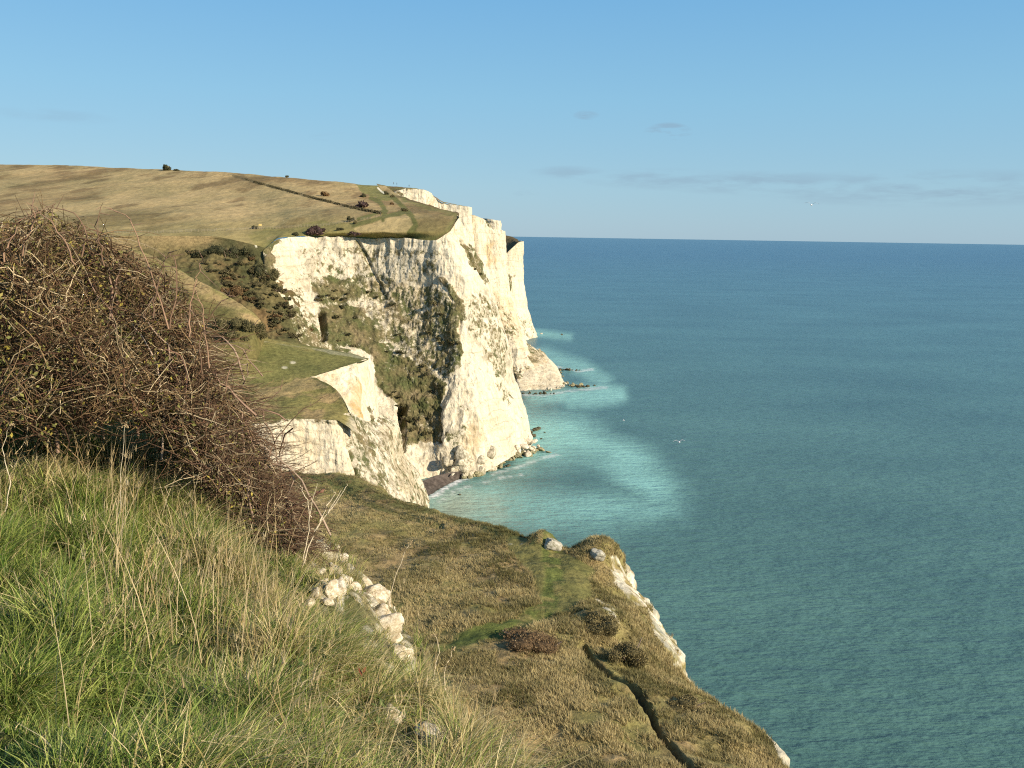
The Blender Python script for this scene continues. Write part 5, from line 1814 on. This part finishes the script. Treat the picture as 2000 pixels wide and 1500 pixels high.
# ------------------------------------------------------------------ sea
def sea():
    def axis(lo, hi, step, end, g=1.16):
        a = list(np.arange(lo, hi + step, step))
        s = step
        x = a[-1]
        while x < end:
            s *= g; x += s; a.append(x)
        s = step; x = a[0]; pre = []
        while x > -end:
            s *= g; x -= s; pre.append(x)
        return np.array(pre[::-1] + a)
    xs = axis(-60, 170, 1.5, 90000)
    ys = axis(140, 960, 2.0, 90000)
    X, Y = np.meshgrid(xs, ys, indexing='ij')
    P = np.stack([X, Y, np.zeros_like(X)], -1)
    ok = Y > 60
    Pq = P.copy(); Pq[..., 1] = np.maximum(Pq[..., 1], 60)
    px, py = proj(Pq)
    px = np.where(ok, px, -1e4)
    w1 = fbm(P, 40, 6, 170, .6); w2 = fbm(P, 40, 6, 175, .6)
    st = fbm(P, np.array([60, 9, 1.]), 4, 178)
    w3 = fbm(P, np.array([14, 7, 1.]), 4, 172)
    a = px + 26 * w1 + 12 * w3
    b = py + 13 * w2 + 5 * w3

    def blob(poly, soft):
        d = seg_dist(a, b, poly + poly[:1])
        ins = inpoly(a, b, poly)
        return sstep(-soft, soft, np.where(ins, d, -d))
    milk = np.zeros(px.shape)
    milk = np.maximum(milk, (sstep(1400, 1230, a) * .95) * sstep(62, 4, seg_dist(a, b, [(1030, 835), (1110, 850), (1180, 880), (1240, 915), (1290, 950), (1335, 985)]) * 1.0))
    milk = np.maximum(milk, .80 * blob([(1020, 800), (1060, 815), (1180, 850), (1250, 900), (1190, 905), (1100, 905), (1000, 915), (1000, 850)], 40))
    milk = np.maximum(milk, .66 * blob([(840, 950), (960, 920), (1060, 955), (1180, 965), (1330, 985), (1290, 1015), (1180, 1030), (1060, 1035), (900, 1020)], 46))
    milk = np.maximum(milk, .85 * sstep(36, 4, seg_dist(a, b, [(840, 985), (880, 965), (950, 960)])))
    sand_reflection = sstep(95, 10, np.hypot(a - 880, (b - 985) * 1.6)) + sstep(30, 4, seg_dist(a, b, [(960, 980), (965, 1020)])) * .4  # pale silt by the beach, plus a painted reflection of the bright cliff
    milk = np.maximum(milk, .85 * sstep(26, 2, seg_dist(px + 12 * w1, py + 5 * w2, [(1040, 778), (1120, 775), (1180, 765), (1215, 770), (1190, 782), (1110, 788)])))
    milk = np.maximum(milk, .6 * sstep(26, 3, seg_dist(px + 12 * w1, py + 4 * w2, [(1060, 690), (1100, 705), (1140, 718), (1180, 745)])))
    milk = np.maximum(milk, .5 * sstep(14, 2, seg_dist(px + 10 * w1, py + 3 * w2, [(1045, 650), (1075, 655), (1110, 658)])))
    milk = 1.12 * milk * np.clip(0.95 + .16 * st + .40 * w1, .2, 1.4)
    milk *= 1 - .55 * np.exp(-((a - 1110) / 110) ** 2 - ((b - 926) / 16) ** 2)
    foam = sstep(5.0, 1.5, seg_dist(px + 5 * w1, py + 3 * w2, [(836, 976), (858, 962), (892, 940), (915, 932)]) + 3 * np.maximum(fbm(P, 4, 3, 181), -.5))
    foam = np.maximum(foam, .5 * sstep(5.0, 1, seg_dist(px + 4 * w1, py + 3 * w2, [(960, 925), (1010, 912), (1060, 895), (1090, 888)]) + 4 * np.abs(fbm(P, 3, 3, 183))))
    foam = np.maximum(foam, .5 * sstep(4.5, 1, seg_dist(px + 4 * w1, py + 2 * w2, [(1105, 765), (1150, 760), (1185, 757)]) + 3 * np.abs(fbm(P, 4, 3, 185))))
    foam = np.maximum(foam, .5 * sstep(4.5, 1, seg_dist(px + 5 * w1, py + 2 * w2, [(1018, 771), (1060, 772), (1100, 766)]) + 4 * np.abs(fbm(P, 4, 3, 187))))
    foam = np.maximum(foam, .5 * sstep(4.0, 1, seg_dist(px + 5 * w1, py + 2 * w2, [(1052, 682), (1085, 716), (1130, 726), (1160, 722)]) + 4 * np.abs(fbm(P, 4, 3, 189))))
    foam = np.maximum(foam, .55 * sstep(5.0, 1, seg_dist(px + 5 * w1, py + 3 * w2, [(850, 985), (890, 958), (930, 944), (975, 932), (1020, 925)]) + 5 * np.abs(fbm(P, 3, 3, 191))))
    me = mesh_np('sea', P, grid_quads(*X.shape)[:, ::-1], attrs={'milk': np.clip(milk, 0, 1), 'foam': np.clip(foam, 0, 1), 'sand_reflection': np.clip(sand_reflection, 0, 1)}, smooth=True)
    m, nt, bs = new_mat('sea_water')
    g = N(nt, 'ShaderNodeNewGeometry')
    sp = N(nt, 'ShaderNodeSeparateXYZ')
    nt.links.new(g.outputs['Position'], sp.inputs[0])
    # the water is greener and siltier inshore, bluer offshore
    ly = math_node(nt, 'LOGARITHM', math_node(nt, 'MAXIMUM', sp.outputs['Y'], 50.0), 10.0)
    f = math_node(nt, 'DIVIDE', math_node(nt, 'SUBTRACT', ly, 2.1), 1.6, True)
    cw = ramp(nt, f, [(0, (.084, .174, .146)), (.28, (.078, .168, .154)), (.5, (.065, .160, .172)), (.75, (.055, .148, .190)), (1, (.041, .120, .190))]).outputs['Color']
    pat = noise_node(nt, .012, 4, .6, stretch=(.5, 1, 1))
    pr = ramp(nt, pat.outputs['Fac'], [(.3, (.74, .78, .82)), (.7, (1.2, 1.16, 1.12))])
    cw = mixc(nt, 1.0, cw, pr.outputs['Color'], 'MULTIPLY')
    mk = attr(nt, 'milk').outputs['Fac']
    cw = mixc(nt, mk, cw, (.25, .50, .45))
    cw = mixc(nt, math_node(nt, 'MULTIPLY', attr(nt, 'sand_reflection').outputs['Fac'], .6), cw, (.40, .42, .31))
    fo = attr(nt, 'foam').outputs['Fac']
    cw = mixc(nt, fo, cw, (.75, .76, .74))
    nt.links.new(cw, bs.inputs['Base Color'])
    bs.inputs['Roughness'].default_value = .28
    bs.inputs['IOR'].default_value = 1.33
    bs.inputs['Specular IOR Level'].default_value = .38
    a1 = noise_node(nt, .16, 3, .6, stretch=(.55, 1.5, 1))
    mp = a1.inputs['Vector'].links[0].from_node
    mp.inputs['Rotation'].default_value = (0, 0, .25)
    a2 = noise_node(nt, .75, 4, .65, stretch=(.6, 1.4, 1))
    a2.inputs['Vector'].links[0].from_node.inputs['Rotation'].default_value = (0, 0, .1)
    hh = math_node(nt, 'ADD', math_node(nt, 'MULTIPLY', a1.outputs['Fac'], 2.6), math_node(nt, 'MULTIPLY', a2.outputs['Fac'], .7))
    bump(nt, bs, hh, .75, 1.1)
    tag(link('sea', me, m), 'open blue green sea with milky chalk plumes under the cliffs', 'sea', kind='structure')


sea()

# ------------------------------------------------------------------ light
SUN_EL, SUN_AZ = math.radians(25), math.radians(122)      # azimuth clockwise from +Y (camera heading)
L = bpy.data.lights.new('sun', 'SUN')
L.energy = 5.0
L.angle = math.radians(.53)
L.color = (1.0, .87, .68)
so = bpy.data.objects.new('sun', L)
COL.objects.link(so)
sd = Vector((math.sin(SUN_AZ) * math.cos(SUN_EL), math.cos(SUN_AZ) * math.cos(SUN_EL), math.sin(SUN_EL)))
so.rotation_euler = (-sd).to_track_quat('-Z', 'Y').to_euler()

W = bpy.data.worlds.new('World')
S.world = W
W.use_nodes = True
nt = W.node_tree
bg = nt.nodes['Background']
skyt = N(nt, 'ShaderNodeTexSky', sky_type='NISHITA')
skyt.sun_disc = False
skyt.sun_elevation = SUN_EL
skyt.sun_rotation = SUN_AZ
skyt.altitude = 100
skyt.air_density = 1.0
skyt.dust_density = 0.2
skyt.ozone_density = 2.0
tc = N(nt, 'ShaderNodeTexCoord')
sp = N(nt, 'ShaderNodeSeparateXYZ')
nt.links.new(tc.outputs['Generated'], sp.inputs[0])


def cloud_spot(px, py, wpx, hpx, amt):
    r = at(px, py, 1.0) - np.array([0, 0, CAM_H])
    r /= np.linalg.norm(r)
    az = math_node(nt, 'SUBTRACT', sp.outputs['X'], float(r[0]))
    el = math_node(nt, 'SUBTRACT', sp.outputs['Z'], float(r[2]))
    q = math_node(nt, 'ADD', math_node(nt, 'POWER', math_node(nt, 'ABSOLUTE', math_node(nt, 'DIVIDE', az, wpx / F)), 2.0),
                  math_node(nt, 'POWER', math_node(nt, 'ABSOLUTE', math_node(nt, 'DIVIDE', el, hpx / F)), 2.0))
    return math_node(nt, 'MULTIPLY', math_node(nt, 'SUBTRACT', 1.0, q, True), amt)


cn = N(nt, 'ShaderNodeTexNoise')
cmap = N(nt, 'ShaderNodeMapping')
cmap.inputs['Scale'].default_value = (14, 14, 75)
nt.links.new(tc.outputs['Generated'], cmap.inputs['Vector'])
nt.links.new(cmap.outputs['Vector'], cn.inputs['Vector'])
cn.inputs['Scale'].default_value = 1.0
cn.inputs['Detail'].default_value = 6
cn.inputs['Roughness'].default_value = .6
acc = None
for s_ in [(1305, 258, 46, 18, 2.6), (1145, 225, 26, 9, 1.8), (1110, 337, 80, 14, .8), (1290, 350, 160, 22, .9), (1480, 358, 200, 24, 1.0), (1800, 368, 330, 34, 1.0), (1030, 379, 30, 8, .8), (660, 272, 60, 14, .5), (100, 226, 100, 14, .4)]:
    n_ = cloud_spot(*s_)
    acc = n_ if acc is None else math_node(nt, 'MAXIMUM', acc, n_)
cl = math_node(nt, 'MULTIPLY', acc, ramp(nt, cn.outputs['Fac'], [(.42, (0, 0, 0)), (.60, (1, 1, 1))]).outputs['Color'], True)
# pale sea air low down, clear blue higher up
air = ramp(nt, math_node(nt, 'MULTIPLY', sp.outputs['Z'], 2.5, True), [(0, (2.1, 3.4, 4.45)), (.13, (2.1, 3.65, 4.75)), (.36, (1.7, 3.6, 5.1)), (.64, (1.15, 3.05, 5.15)), (1, (1.0, 2.75, 4.85))])
air_f = ramp(nt, sp.outputs['Z'], [(0.30, (.85,) * 3), (0.75, (.15,) * 3)])
skyb = mixc(nt, air_f.outputs['Color'], skyt.outputs['Color'], air.outputs['Color'])
skyc = mixc(nt, math_node(nt, 'MULTIPLY', cl, .45), skyb, (1.85, 2.55, 3.35))
nt.links.new(skyc, bg.inputs['Color'])
bg.inputs['Strength'].default_value = .098

S.view_settings.view_transform = 'Standard'
S.view_settings.look = 'None'
S.view_settings.gamma = 1
S.view_settings.use_curve_mapping = False
S.view_settings.exposure = 0.58
S.render.engine = 'CYCLES'
S.cycles.max_bounces = 6
S.cycles.diffuse_bounces = 3
S.cycles.glossy_bounces = 2
S.cycles.transparent_max_bounces = 4
S.cycles.use_denoising = False
S.cycles.filter_width = 1.15
S.cycles.sample_clamp_indirect = 5
